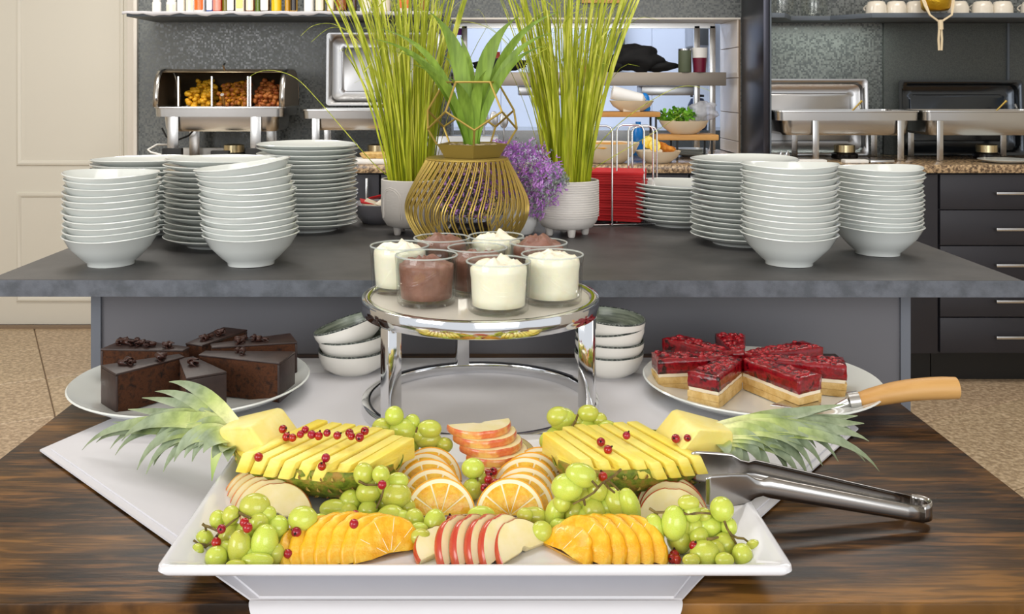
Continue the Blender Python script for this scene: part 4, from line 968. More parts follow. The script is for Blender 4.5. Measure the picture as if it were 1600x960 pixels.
# ================================================================ CHAFING DISHES
def rrect(x0, x1, y0, y1, rad, z, n=5):
    pts = []
    for cx_, cy_, a0 in ((x1 - rad, y0 + rad, -90), (x1 - rad, y1 - rad, 0), (x0 + rad, y1 - rad, 90), (x0 + rad, y0 + rad, 180)):
        for k in range(n + 1): a = R(a0 + 90 * k / n); pts.append((cx_ + rad * math.cos(a), cy_ + rad * math.sin(a), z))
    return pts
def loft(secs, cap0=True, cap1=False, Mx=None):
    n = len(secs[0]); v = [p for s in secs for p in s]
    f = [(k * n + i, k * n + (i + 1) % n, (k + 1) * n + (i + 1) % n, (k + 1) * n + i) for k in range(len(secs) - 1) for i in range(n)]
    if cap0: f.append(tuple(range(n))[::-1])
    if cap1: f.append(tuple((len(secs) - 1) * n + i for i in range(n)))
    return MB().add(v, f, Mx)
def chafer(x0, y0, w, dep, zb, zr, zp, lid, label, front_legs=(.12, .78), legw=.028, lidh=.17, lidx=(0, 1), lidm='lidsteel', lidz=None):
    # x0,y0 front left corner of the rim; zb pan bottom, zr rim
    t = thing('chafing_dish', label, 'chafing dish', (x0, y0, .8702)); B = .8702
    i = .03
    loft([rrect(i + .015, w - i - .015, i, dep - i, .04, zb - B), rrect(i + .004, w - i - .004, i - .008, dep - i + .008, .05, zb - B + .012), rrect(i, w - i, i - .012, dep - i + .012, .05, zp - B)]).build('water_pan', M['steel'], t)
    loft([rrect(.006, w - .006, .006, dep - .006, .03, zp - B - .004), rrect(.004, w - .004, .004, dep - .004, .03, zr - B - .008), rrect(0, w, 0, dep, .03, zr - B - .006), rrect(0, w, 0, dep, .03, zr - B), rrect(.03, w - .03, .03, dep - .03, .03, zr - B), rrect(.034, w - .034, .034, dep - .034, .03, zr - B - .05)], False, True).build('rim', M['steel'], t, smooth=40)
    fd = loft([rrect(.036, w - .036, .036, dep - .036, .03, zr - B - .045)], True, False).build('food', M.get('foodtop') or mat('braised_food', '#6b4020', .5, c2='#c99038', scale=40, bump=.8), t)
    M['foodtop'] = fd.data.materials[0]
    for u in front_legs:
        for yy in (.012, dep - .016):
            MB().box(u * w - legw / 2, u * w + legw / 2, yy - .004, yy, 0, zr - B - .006).box(u * w - legw / 2, u * w + legw / 2, yy - .004, yy + .012, 0, .003).build('leg', M['steel'], t, bevel=.001)
    # burner
    for u in ((.55,) if w < .8 else (.5,)):
        mb = MB().lathe([(0, .002), (.05, .002), (.055, .006), (.055, .022), (.044, .028), (.044, .03), (0, .03)], 32, TR((u * w, dep * .45, 0))).build('burner_base', M['blackgloss'], t)
        MB().lathe([(.043, .03), (.043, .06), (.03, .063), (0, .063)], 32, TR((u * w, dep * .45, 0))).build('burner_can', mat('can_gold', '#c9b890', .25, metal=.9) if 'can' not in M else M['can'], mb)
    if lid == 'open':
        la, lb = lidx; hh = lidh; x_a, x_b = la * w, lb * w
        Mx = TR((0, dep + .008, lidz if lidz is not None else zr - B + .01), R(-3), 0, 0)
        def yz(pts, y): return [(p[0], y, p[1]) for p in pts]
        def rz(ins, y, rad): return yz([(p[0], p[1]) for p in rrect(x_a + ins, x_b - ins, 0 + ins, hh - ins, rad, 0)], y)
        loft([rz(0, .0, .014), rz(0, -.004, .014), rz(.010, -.004, .014), rz(.018, .004, .03), rz(.022, .03, .03), rz(.04, .042, .03), rz(.062, .042, .02), rz(.066, .038, .02)], False, True, Mx).build('lid', M[lidm], t, smooth=40)
        MB().tube([(x_b - .04, dep - .005, zr - B), (x_b - .04, dep + .01, zr - B + .02)], .006, 8).build('hinge', M['steel'], t)
        # serving spoons on the rim
        MB().tube([(w * .55, dep * .3, zr - B - .02), (w * .62, dep * .25, zr - B + .03), (w * .635, dep * .24, zr - B + .04)], [.003, .004, .006], 8).build('spoon_handle', M['gold'], t)
    if lid == 'roll':
        n = 14; hh = lidh
        def prof(k, ins=0):
            a = R(90 * k / n); return (dep * .10 + (dep * .80) * (1 - math.cos(a)) * .5, (hh - ins) * math.sin(a) ** .8)
        Mx = TR((0, 0, zr - B))
        # end bands (rounded quarter arches) and dark smoky hood behind
        def arch(r_, xo, wd):
            v = []
            for k in range(19):
                a = R(180 * k / 18); cy_ = dep / 2; v += [(xo, cy_ - (dep / 2 - .006) * math.copysign(abs(math.cos(a)) ** .6, math.cos(a)), hh * math.sin(a) ** .75), (xo + wd, cy_ - (dep / 2 - .006) * math.copysign(abs(math.cos(a)) ** .6, math.cos(a)), hh * math.sin(a) ** .75)]
            return MB().add(v, [(2 * k, 2 * k + 1, 2 * k + 3, 2 * k + 2) for k in range(18)], Mx)
        arch(0, .0, .022).build('hood_band', M['steel'], t, solid=.004, smooth=60); arch(0, w - .022, .022).build('hood_band', M['steel'], t, solid=.004, smooth=60)
        v = []
        for k in range(19):
            a = R(62 + 118 * k / 18); cy_ = dep / 2; yy = cy_ - (dep / 2 - .01) * math.copysign(abs(math.cos(a)) ** .6, math.cos(a)); z = (hh - .002) * math.sin(a) ** .75
            v += [(.02, yy, z), (w - .02, yy, z)]
        MB().add(v, [(2 * k, 2 * k + 1, 2 * k + 3, 2 * k + 2) for k in range(18)], Mx).build('hood', M['blacksteel'], t, solid=.003, smooth=60)
        for xx in (.001, w - .003):
            side = [(dep / 2 - (dep / 2 - .01) * math.copysign(abs(math.cos(R(a))) ** .6, math.cos(R(a))), (hh - .003) * math.sin(R(a)) ** .75) for a in range(0, 181, 10)]
            vv = [(xx, y, z) for y, z in side] + [(xx + .002, y, z) for y, z in side]; ns = len(side)
            MB().add(vv, [tuple(range(ns)), tuple(range(ns, 2 * ns))[::-1]] + [(i_, (i_ + 1) % ns, ns + (i_ + 1) % ns, ns + i_) for i_ in range(ns)], Mx).build('hood_side', M['blacksteel'], t)
        MB().tube([(w * .53, dep * .12, hh - .006), (w * .53, dep * .05, hh + .012), (w * .53, dep * .12, hh + .02)], .004, 8, M=Mx).build('hood_knob', M['steel'], t)
        # inner pans seen reflected and standing food trays
        for j, (a0, b0, m_) in enumerate(((.16, .38, 'egg'), (.42, .66, 'egg2'), (.70, .92, 'egg3'))):
            MB().box(a0 * w - .004, b0 * w + .004, dep * .35, dep * .86, -.03, -.001, Mx).build('food_tray', M['steel'], t)
            fm = MB(); rnd_ = random.Random(j)
            for q_ in range(230):
                yq = rnd_.uniform(dep * .40, dep * .84); fm.ball((rnd_.uniform(a0 * w + .008, b0 * w - .008), yq, rnd_.uniform(.0, .45 + .55 * (yq - dep * .4) / dep / .44) * .115), (rnd_.uniform(.008, .016), .012, rnd_.uniform(.007, .012)), 8, 6, Mx, jit=.3, seed=q_)
            stuff(fm.build('food_pile', M[m_], t, smooth=180))
        for uu in (.14, .40, .68, .70):
            MB().box(uu * w - .003, uu * w + .003, dep * .3, dep * .34, 0, hh * .8, Mx).build('divider', M['steel'], t)
        MB().tube([(w * .50, dep * .3, .0), (w * .51, dep * .12, .05)], [.004, .008], 8, M=Mx).build('spoon_handle', M['steel'], t)
    return t
M['blacksteel'] = mat('smoked_steel', '#8b7c66', .28, metal=.8)
M['can'] = mat('can_gold', '#d4c49c', .25, metal=.9)
M['egg'] = mat('scrambled_egg', '#d99a12', .5, c2='#e8b32a', scale=50, bump=.5)
M['egg2'] = mat('fried_noodles', '#c98a14', .5, c2='#a0562a', scale=50, bump=.5)
M['egg3'] = mat('baked_meat', '#9a4a20', .5, c2='#c27838', scale=50, bump=.5)
def fx(px_, d): return (px_ - CX) / F * d
y1 = 3.95
chafer(fx(238, y1), y1, fx(444, y1) - fx(238, y1), .32, 1.18 - (206 - CY) / F * y1, 1.18 - (167 - CY) / F * y1, 1.18 - (181 - CY) / F * y1, 'roll', 'open roll-top steel chafing dish with yellow egg dishes at the left', (.15, .78), .045, .158)
chafer(fx(470, y1), y1, .545, .32, 1.18 - (204 - CY) / F * y1, 1.18 - (171 - CY) / F * y1, 1.18 - (184 - CY) / F * y1, 'open', 'steel chafing dish with upright lid behind the tall grass', (.11, .85), .032, .325, (.09, 1.02))
y2 = 3.96
c3_ = chafer(1.197, y2, .60, .30, 1.18 - (212 - CY) / F * y2, 1.18 - (173 - CY) / F * y2, 1.18 - (187 - CY) / F * y2, 'open', 'steel chafing dish with bright raised lid beside the dark panel', (.275, .86), .026, .34, (-.0, .84), lidz=.003)
c4_ = chafer(fx(1441, y2) + .006, y2, .60, .30, 1.18 - (212 - CY) / F * y2, 1.18 - (173 - CY) / F * y2, 1.18 - (187 - CY) / F * y2, 'open', 'steel chafing dish with dark raised lid at the far right', (.12, .80), .026, .335, (.06, .98), 'darklid', .003) if M.__setitem__('darklid', mat('dark_lid', '#4a4f55', .2, metal=.85)) is None else None
# label stands, power strip and cable
ls = MB()
for i, (px_, w_, lab) in enumerate(((268, 30, 'label stand with white card at the left end of the counter'), (343, 28, 'label stand with two white cards below the roll-top dish'), (395, 24, 'label stand behind the tall plate stack'))):
    X = fx(px_, 3.86); t = thing('label_stand', lab, 'sign', (X, 3.86, .8702), 0, 'black label stands on the left counter')
    ww = w_ / F * 3.86 / 2
    MB().box(-ww, ww, 0, .03, 0, .06 if i != 1 else .05).build('stand', M['black'], t, bevel=.002)
    MB().box(-ww * .94, ww * .94, -.0015, 0, .012, .03).build('card', M['white'], t)
    MB().box(-ww * .45, ww * .45, -.0022, -.0015, .020, .0225).build('print_line', M['panel_dark'], t)
o = MB().box(-.13, .13, -.02, .02, 0, .035).build('power_strip', M['white'], bevel=.004, loc=(fx(320, 4.2), 4.3, .8702)); tag(o, 'white power strip on the counter behind the roll-top dish', 'power strip')
o = MB().tube([P(262, 226, 4.05), P(245, 226, 4.0), P(231, 234, 3.95), P(236, 238, 3.93), P(252, 242, 3.92)], .004, 8).build('power_cable', M['white']); tag(o, 'white cable looping at the left end of the counter', 'cable')
o = MB().tube([P(253, 200, 4.2), P(260, 214, 4.2), P(275, 220, 4.2), P(295, 212, 4.2), P(302, 204, 4.2)], .004, 8).build('power_cable', M['black']); tag(o, 'black cable hanging below the roll-top chafing dish', 'cable')
o = MB().lathe([(0, 0), (.06, 0), (.10, .012), (.102, .014), (.1, .015), (.06, .005), (0, .005)], 32).build('saucer', M['porcelain'], smooth=60, loc=(fx(1570, 3.9), 3.9, .8702)); tag(o, 'white plate on the counter at the far right', 'plate')
o = MB().lathe([(0, 0), (.08, 0), (.13, .012), (.132, .014), (.13, .015), (.08, .005), (0, .005)], 32).build('saucer', M['cream'], smooth=60, loc=(fx(330, 3.84), 3.93, .8705)); tag(o, 'flat cream plate in front of the roll-top dish', 'plate')
tr3 = thing('bread_tray', 'white tray with small tarts behind the left pot', 'tray', (fx(578, 3.86), 3.87, .8702))
MB().box(-.10, .10, -.06, .06, 0, .02).build('tray', M['white'], tr3, bevel=.006)
for k, (dx, s_) in enumerate(((.0, 1.0), (.045, .9))):
    MB().lathe([(0, 0), (.03, 0), (.042, .018), (.03, .024), (0, .026)], 20, TR((dx, 0, .021)), lambda a, r_, z: (r_ * (1 + .06 * math.cos(12 * a)), z)).build('tart', M['biscuit'], tr3)
for i, (px_, lab) in enumerate(((1372 - 156, 'pair of steel tong loops behind the right bowl stack'),)):
    t = thing('serving_tongs', lab, 'tongs', (fx(1226, 3.85), 3.85, .8702))
    for dx in (-.012, .012): MB().tube([(dx - .006, 0, 0), (dx - .006, 0, .035), (dx, 0, .05), (dx + .006, 0, .035), (dx + .006, 0, 0)], .003, 8).build('loop', M['chrome'], t)
for i, (a_, b_, lab) in enumerate(((1238, 1290, 'white serving spoon rest left of the burner'), (1318, 1355, 'white card holder right of the burner'), (1357, 1395, 'pale spoon rest by the right leg'))):
    o = MB().box(fx(a_, 3.87), fx(b_, 3.87), 3.85, 3.9, .8702, .885).build('spoon_rest', M['white'] if i != 2 else M['steel'], bevel=.004); tag(o, lab, 'spoon rest')

# ================================================================ HATCH: STEEL SHELF AND WHAT STANDS THERE
M['dullsteel'] = mat('dull_steel', '#a59b90', .45, metal=.6)
hs = thing('steel_shelf', 'stainless steel pass shelf across the serving hatch', 'shelf', (.5, 4.5, .872))
zt = 1.18 - (113 - CY) / F * 4.4; zb_ = 1.18 - (134 - CY) / F * 4.4
MB().box(-.655, .60, -.10, .19, zb_ - .872, zt - .872).build('shelf_board', M['dullsteel'], hs, bevel=.003)
for x in (.50, .575, -.62): MB().box(x, x + .028, .12, .15, 0, .60).build('post', M['steel'], hs, bevel=.002)
MB().box(-.655, .60, .12, .15, .588, .612).build('top_rail', M['steel'], hs)
for (a_, b_) in ((.22, .46), (-.35, -.1)): MB().box(a_, b_, -.06, .10, zb_ - .872 - .045, zb_ - .872 - .001).build('heat_lamp', M['lidsteel'], hs, bevel=.004)
zs = zt + .0005
M['fabric'] = mat('black_fabric', '#121214', .8, bump=.8, bscale=60)
bg = MB(); 
bg.ball((0, 0, .066), (.115, .07, .062), 28, 18, jit=.35, seed=2); bg.ball((-.10, 0, .040), (.06, .05, .04), 16, 12, jit=.3, seed=5); bg.ball((.10, .0, .030), (.10, .045, .026), 18, 12, jit=.35, seed=8)
o = bg.build('black_bag', M['fabric'], loc=(fx(994, 4.48), 4.48, zs), smooth=180); tag(o, 'crumpled black bag lying on the steel hatch shelf', 'bag')
cn = thing('canister', 'grey-green canister on the steel hatch shelf', 'canister', (fx(1070, 4.42), 4.42, zs)); MB().lathe([(0, 0), (.029, 0), (.030, .002), (.030, .10), (0, .10)], 32).build('body', mat('greygreen_tin', '#5d6650', .5), cn)
MB().lathe([(.031, .1), (.031, .108), (0, .109)], 32).build('lid', M['lidsteel'], cn)
cu = thing('drinking_cup', 'dark red cup with white top on the steel hatch shelf', 'cup', (fx(1093, 4.42), 4.42, zs)); MB().lathe([(0, 0), (.028, 0), (.033, .066), (0, .066)], 32).build('lower_body', mat('maroon', '#6d1330', .4), cu)
MB().lathe([(.033, .066), (.035, .112), (.033, .112), (0, .07)], 32).build('upper_body', M['white'], cu)
pn = MB(); pn.ball((0, 0, .036), (.12, .05, .03), 20, 10, jit=.3, seed=4); pn.tube([(-.1, 0, .03), (.0, -.02, .06), (.14, 0, .05)], .006, 8)
o = pn.build('kitchen_whisk_pile', M['fabric'], loc=(fx(780, 4.5), 4.5, zs), smooth=180); tag(o, 'dark bundle on the hatch shelf behind the green plant', 'bundle')
for px_, py_, c_, lab in ((770, 92, 'red', 'red carton on the hatch shelf behind the green plant'), (913, 99, 'red', 'small red carton on the hatch shelf behind the right grass')):
    o = MB().box(-.035 if px_ == 770 else -.012, .035 if px_ == 770 else .012, -.02, .02, 0, .10 if px_ == 770 else .065).build('carton', BM['red'], bevel=.003, loc=(fx(px_, 4.6), 4.6, zs)); tag(o, lab, 'box')
o = MB().box(-.014, .014, -.004, .004, 0, .055).build('magenta_note', mat('magenta', '#9a1fb0', .5), loc=(fx(719, 4.66), 4.655, 1.18 - (55 - CY) / F * 4.66)); tag(o, 'magenta note on the left hatch post', 'note')
# kitchen cupboards and extractor
o = sbox('kitchen_unit', M['steel'], -.6, 2.3, 6.1, 6.6, 0, .9); del o['kind']; tag(o, 'steel kitchen unit seen through the hatch', 'unit')
o = MB().box(fx(1080, 6.4), fx(1110, 6.4), 6.3, 6.6, 1.18 - (72 - CY) / F * 6.4, 1.75).build('wall_cupboard', M['lidsteel'], bevel=.004); tag(o, 'grey wall cupboard at the right of the kitchen', 'cupboard')
o = MB().box(fx(965, 6.4), fx(980, 6.4), 6.5, 6.58, 1.3, 1.7).build('kitchen_fridge_post', M['panel_dark'], bevel=.004); tag(o, 'narrow dark post on the kitchen wall', 'post')
ov = thing('coffee_pot', 'dark blue metal pot in the kitchen behind the salad', 'pot', (fx(1092, 6.2), 6.25, .9)); MB().lathe([(0, 0), (.06, 0), (.065, .02), (.06, .16), (.04, .2), (0, .21)], 24).build('body', mat('darkblue', '#1e2a44', .3), ov); MB().lathe([(0, .0), (.045, .0), (.045, .015), (0, .02)], 16, TR((0, 0, .21))).build('lid', M['black'], ov)
# risers and bowls on the hatch counter
def riser(px0_, px1_, ytop, thick, d, legs, lab):
    z = 1.18 - (ytop - CY) / F * d; xa, xb = fx(px0_, d), fx(px1_, d)
    t = thing('buffet_riser', lab, 'riser', ((xa + xb) / 2, d, .8702)); w = (xb - xa) / 2
    MB().box(-w, w, -.005, .16, z - .8702 - thick / F * d, z - .8702).build('board', M['wood_light'], t, bevel=.004)
    for sx in legs:
        MB().box(sx * w - .004, sx * w + .004, .004, .012, 0, z - .8702 - thick / F * d).build('leg', M['black'], t); MB().box(sx * w - .004, sx * w + .004, .14, .148, 0, z - .8702 - thick / F * d).build('leg', M['black'], t)
    return z
z1r = riser(900, 1032, 175, 8, 4.05, (-.9, .9), 'higher wooden riser with black legs in the hatch')
z2r = riser(1024, 1123, 210.5, 9, 4.0, (-.3, .8), 'lower wooden riser with black legs, under the salad bowl')
def cbowl(px_, w_, hpx, d, z, lab, nm='serving_bowl', m_='cream'):
    r_ = w_ / F * d / 2; h_ = hpx / F * d
    o = thing(nm, lab, 'bowl', (fx(px_, d), d + r_ * .6, z))
    MB().lathe([(0, .004), (r_ * .45, 0), (r_ * .5, 0), (r_ * .55, .004), (r_ * .85, h_ * .5), (r_, h_), (r_ * .975, h_), (r_ * .82, h_ * .52), (r_ * .5, .01), (0, .008)], 40).build('shell', M[m_], o, smooth=60)
    return o, r_, h_
b1, r1, h1 = cbowl(990, 70, 17, 4.05, z1r + .001, 'cream bowl on the higher wooden riser')
M['paper'] = mat('white_paper', '#f6f6f6', .6)
o = MB().lathe([(.0, 0), (.022, .02), (.030, .15), (.0, .15)], 20, TR((.06, -.02, .05), 0, R(-78), 0)).build('paper_roll', M['paper'], loc=b1.location, smooth=40); tag(o, 'white paper roll lying on the upper cream bowl', 'paper roll')
o = MB().box(-.035, .035, -.002, .002, 0, .03).build('label_card', M['cream'], loc=(fx(990, 4.0) , 4.06, z1r + .001)); tag(o, 'small cream card in front of the upper bowl', 'card')
bb1 = MB().lathe([(0, 0), (.028, 0), (.03, .01), (.028, .11), (.012, .13), (.012, .15), (0, .15)], 20).build('blue_bottle', mat('blue_plastic', '#1f86e0', .3), loc=(fx(1004, 4.2), 4.32, .8705), smooth=50); tag(bb1, 'bright blue plastic bottle below the higher riser', 'bottle')
bb1 = MB().lathe([(0, 0), (.025, 0), (.027, .01), (.022, .06), (.012, .075), (0, .08)], 20).build('blue_bottle', bb1.data.materials[0], loc=(fx(1003, 4.3), 4.27, z1r + .001) if 0 else (fx(1003, 4.25), 4.185, z1r + .001), smooth=50); tag(bb1, 'bright blue plastic bottle standing on the higher riser', 'bottle')
b2, r2, h2 = cbowl(1073, 78, 21, 4.0, z2r + .001, 'cream salad bowl on the lower riser')
M['lettuce'] = mat('lettuce', '#4f9a1c', .5, c2='#9fd24a', scale=40)
rnd = random.Random(9); le = MB()
for k in range(110):
    a = rnd.uniform(0, 2 * PI); q_ = math.sqrt(rnd.random()); p = Vector((-.03 + q_ * .068 * math.cos(a), q_ * .055 * math.sin(a), h2 + .0 + .06 * rnd.random() * (1 - q_ * .5)))
    d_ = Vector((rnd.gauss(0, 1), rnd.gauss(0, 1), rnd.gauss(0, .7) + .4)).normalized(); sd = d_.cross(Vector((.2, .4, .9))).normalized()
    vv = []; s_ = rnd.uniform(.012, .022)
    for i in range(4):
        for j in range(4): u, w_ = i / 3, j / 3 - .5; vv.append(p + d_ * u * s_ * 1.3 + sd * w_ * s_ * (1.2 if i else .4) + Vector((0, 0, .004 * math.sin(i * 2.1 + j * 2.7 + k))))
    le.add(vv, [(i * 4 + j, i * 4 + j + 1, i * 4 + j + 5, i * 4 + j + 4) for i in range(3) for j in range(3)])
o = stuff(le.build('lettuce_leaves', M['lettuce'], loc=b2.location, smooth=60)); o['label'] = 'loose green lettuce leaves heaped in the salad bowl'; o['category'] = 'salad'
bgm = MB(); bgm.ball((0, 0, 0), (.062, .05, .038), 26, 16, jit=.5, seed=6)
o = bgm.build('plastic_bag', M['bag'], loc=(b2.location.x + .085, b2.location.y + .02, z2r + h2 + .04), smooth=180); tag(o, 'clear plastic bag resting behind the salad bowl', 'bag')
b3, r3, h3 = cbowl(952, 104, 32, 3.72 + .1, .8702, 'big cream bowl of orange dip beside the wire holder', m_='cream')
MB().ball((0, 0, h3 * .82), (r3 * .9, r3 * .9, .016), 28, 10, jit=.2).build('orange_dip', mat('orange_dip', '#e8a02c', .4, c2='#f2bd58', scale=30), b3, smooth=180)
b4, r4, h4 = cbowl(1032, 72, 19, 3.84, .8702, 'cream bowl with lemon slices and fried pieces in the hatch')
rnd = random.Random(3)
M['fried'] = mat('breaded', '#c4701c', .7, c2='#e09a3a', scale=50, bump=.8); M['lemon'] = mat('lemon_flesh', '#f5d64a', .35, c2='#fbe98a', scale=60); M['lemonpeel'] = mat('lemon_peel', '#f0c21e', .4)
for k, (dx, dz) in enumerate(((.035, .01), (.015, .02), (.05, .0))):
    o = MB().ball((0, 0, 0), (.032, .025, .013), 16, 10, jit=.3, seed=k).build('fried_piece', M['fried'], loc=(b4.location.x + dx, b4.location.y - .01 + k * .02, .8702 + h4 + dz), smooth=180, rot=(0, .3, k)); tag(o, ['right', 'top', 'rearmost'][k] + ' golden fried piece in the lemon bowl', 'food', 'fried pieces in the lemon bowl')
for k, (dx, dz) in enumerate(((-.045, .036), (-.022, .024))):
    o = thing('lemon_slice', ['back lemon slice standing in the fried food bowl', 'front lemon slice standing in the fried food bowl'][k], 'lemon', (b4.location.x + dx, b4.location.y - .03 - k * .015, .8702 + h4 + dz)); o.rotation_euler = (R(75), 0, R(15))
    MB().lathe([(0, -.002), (.024, -.002), (.024, .002), (0, .002)], 24).build('flesh', M['lemon'], o); MB().lathe([(.024, -.0025), (.026, -.002), (.026, .002), (.024, .0025)], 24, close=True).build('peel', M['lemonpeel'], o)
for k in range(4):
    o = MB().lathe([(0, .003), (.04, 0), (.075, .012), (.077, .013), (.075, .0145), (.04, .005), (0, .005)], 32).build('small_plate', M['porcelain'], loc=(fx(1090, 4.1), 4.25, .8704 + k * .007), smooth=60)
    tag(o, '%s plate of the small pile under the lower riser' % ['lowest', 'second', 'third', 'topmost'][k], 'plate', 'small plates under the lower riser')
# cutlery stand with upright spoons behind the plant
ch = thing('cutlery_box', 'grey steel cutlery box behind the geometric planter', 'box', (fx(722, 3.95), 3.95, .8702))
MB().box(-.17, .15, 0, .10, 0, .105).build('box', M['lidsteel'], ch, bevel=.003)
for k, (dx, h_) in enumerate(((.0, .155), (.05, .175), (.085, .17), (.12, .165))):
    t = thing('serving_spoon', ['leftmost', 'second from left', 'third from left', 'rightmost'][k] + ' grey spoon standing up behind the cutlery box', 'spoon', (fx(722, 3.95) + dx * 1.2 + .03, 4.075, .8702), 0, 'spoons behind the cutlery box')
    MB().ball((0, 0, h_), (.019, .005, .034), 16, 12).build('spoon_bowl', M['lidsteel'], t); MB().tube([(0, 0, 0), (0, 0, h_ - .03)], .004, 8).build('spoon_handle', M['lidsteel'], t)
# wooden sign edge at the top of the picture
o = thing('wooden_sign', 'wooden framed board hanging above the hatch', 'sign', (fx(941, 4.35), 4.345, 1.18 - (5 - CY) / F * 4.35))
MB().box(-.085, .085, 0, .02, 0, .02).build('frame_bottom', M['wood_light'], o, bevel=.002); MB().box(-.083, .083, .012, .02, .02, .16).build('board', M['cream'], o)
for sx in (-1, 1): MB().box(sx * .085 - .008, sx * .085 + .008, 0, .02, .0, .16).build('frame_side', M['wood_light'], o, bevel=.002)
# ================================================================ FRUIT ON THE PLATTER
M['grape'] = mat('green_grape', '#b4c03a', .16, c2='#d2d868', scale=28, detail=3, sss=.45, sssr=(.009,), coat=.3, vary=.12, lo=.3, hi=.7)
M['stem'] = mat('grape_stem', '#7d6a34', .7, c2='#5c4a24', scale=120)
M['currant'] = mat('red_currant', '#8e0a12', .12, sss=.1, sssr=(.003,), coat=.4, vary=.07, c2='#a81018', scale=90)
M['calyx'] = mat('dried_calyx', '#2e1a10', .9)
gm = MB().ball((0, 0, 0), 1, 24, 16); gm.ball((0, 0, -1.0), (.09, .09, .045), 8, 5)
gm = MB().ball((0, 0, 0), 1, 24, 16); GR = None
def cluster(lab, items, dcl, stems, base):
    global GR
    t = thing('grape_cluster', lab, 'grapes', base)
    pts = []
    rnd = random.Random(int(items[0][0]))
    for it in items:
        px_, py_, w, h = it[:4]
        rot = it[4] if len(it) > 4 else 0
        rp = min(w, h) / 2
        # grape resting on the platter, or carried by those below it
        d = F * (CZ - (TZ + .0108)) / (py_ - CY)
        d = min(d, dcl + rnd.uniform(-.006, .006))
        r_ = rp / F * d
        d = min(d, F * (CZ - (TZ + h * .53 / F * d)) / (py_ - CY))
        c = P(px_, py_, d); sx, sz = w * .535 / F * d, h * .535 / F * d; sy = min(sx, sz) * 1.0
        if GR is None: o = gm.build('grape', M['grape'], t, smooth=180); GR = o
        else: o = GR.copy(); COL.objects.link(o); o.parent = t
        o.location = c - Vector(base); o.scale = (sx, sy, sz); o.rotation_euler = (rnd.uniform(-.2, .2), R(rot), 0)
        pts.append(c)
    for sp in stems:
        p_ = [P(*q) - Vector(base) for q in sp]
        MB().tube(p_, [.0013 - .0004 * k / len(p_) for k in range(len(p_))], 6).build('stem', M['stem'], t, smooth=60)
    return t
cluster('grape cluster at the front left corner of the platter', [(398, 792, 46, 37), (375, 858, 36, 54, -4), (413, 852, 41, 60, 6), (338, 871, 33, 31), (319, 847, 29, 35), (361, 838, 37, 38), (361, 806, 26, 28), (404, 816, 30, 26), (433, 824, 35, 33), (444, 845, 28, 34), (473, 811, 43, 35), (402, 877, 48, 24), (368, 884, 30, 16), (308, 862, 20, 22), (340, 812, 24, 26), (385, 830, 30, 32), (352, 862, 30, 30), (430, 866, 28, 30), (418, 804, 26, 24), (392, 868, 30, 28)], .862,
        [[(372, 801, .86), (380, 805, .855), (392, 810, .85)], [(313, 868, .85), (320, 856, .85), (332, 846, .845), (345, 830, .845), (360, 818, .85), (375, 806, .86)], [(296, 853, .85), (306, 850, .85), (322, 852, .85)], [(302, 845, .85), (310, 851, .85)], [(320, 822, .86), (327, 824, .86), (340, 830, .85)], [(316, 819, .86), (321, 823, .86), (322, 830, .86)], [(425, 832, .86), (445, 830, .86), (468, 828, .86)], [(459, 826, .86), (470, 830, .86)]], (-.20, .855, TZ))
cluster('long grape cluster between the left pineapple and left orange fan', [(500, 816, 27, 23), (523, 796, 45, 28), (533, 811, 34, 22), (548, 784, 34, 33), (568, 741, 30, 32), (595, 742, 26, 26), (576, 769, 38, 33, -20), (621, 752, 33, 24), (619, 775, 45, 38), (575, 800, 30, 33, 10), (611, 809, 43, 35), (647, 814, 30, 34), (657, 840, 32, 24), (679, 818, 33, 40, 10), (654, 830, 30, 24), (603, 788, 30, 26), (590, 820, 30, 24), (598, 760, 22, 24), (630, 830, 34, 22), (556, 812, 28, 24), (636, 795, 26, 28), (600, 838, 28, 22), (628, 812, 28, 26), (545, 800, 26, 24)], .93,
        [[(595, 752, .92), (600, 762, .915), (596, 778, .915), (588, 795, .91)], [(560, 752, .92), (572, 758, .92), (596, 758, .92)]], (-.12, .93, TZ))
cluster('grape cluster at the back left, behind the left orange fan', [(616, 650, 28, 28), (644, 661, 24, 25), (597, 668, 30, 26), (629, 673, 40, 34), (671, 671, 36, 27), (669, 687, 39, 28), (629, 696, 30, 28), (644, 697, 22, 26), (694, 696, 26, 22), (655, 679, 24, 24), (612, 688, 28, 24), (680, 700, 26, 22)], 1.055,
        [[(616, 662, 1.05), (628, 668, 1.05), (648, 676, 1.05), (660, 680, 1.05)], [(650, 676, 1.04), (652, 668, 1.04)]], (-.07, 1.05, TZ))
cluster('four loose-looking grapes between the two orange fans', [(739, 732, 34, 29), (749, 748, 27, 26), (738, 765, 30, 30), (752, 805, 41, 25)], .985, [[(745, 742, .98), (746, 756, .97)]], (-.01, .98, TZ))
cluster('grape cluster between the right orange fan and right pineapple', [(886, 762, 47, 39), (908, 743, 47, 34, 15), (933, 766, 30, 35), (962, 787, 34, 47, -25), (984, 791, 30, 54, -18), (897, 806, 32, 44), (928, 804, 36, 47, -12), (867, 804, 29, 47, 10), (834, 808, 40, 28), (846, 832, 33, 31), (914, 777, 26, 28), (945, 800, 28, 40), (872, 824, 26, 24), (820, 806, 24, 22), (905, 790, 26, 26), (915, 812, 28, 34), (880, 826, 26, 26), (948, 815, 26, 30), (878, 786, 26, 28), (900, 772, 26, 24)], .905,
        [[(970, 734, .87), (962, 742, .875), (950, 750, .88), (940, 756, .885), (928, 770, .89), (912, 780, .89), (895, 788, .89)], [(950, 751, .88), (958, 758, .885), (966, 766, .89)], [(944, 754, .88), (950, 762, .885), (960, 770, .89)], [(934, 762, .885), (925, 752, .885)], [(912, 780, .89), (914, 790, .885)]], (.09, .90, TZ))
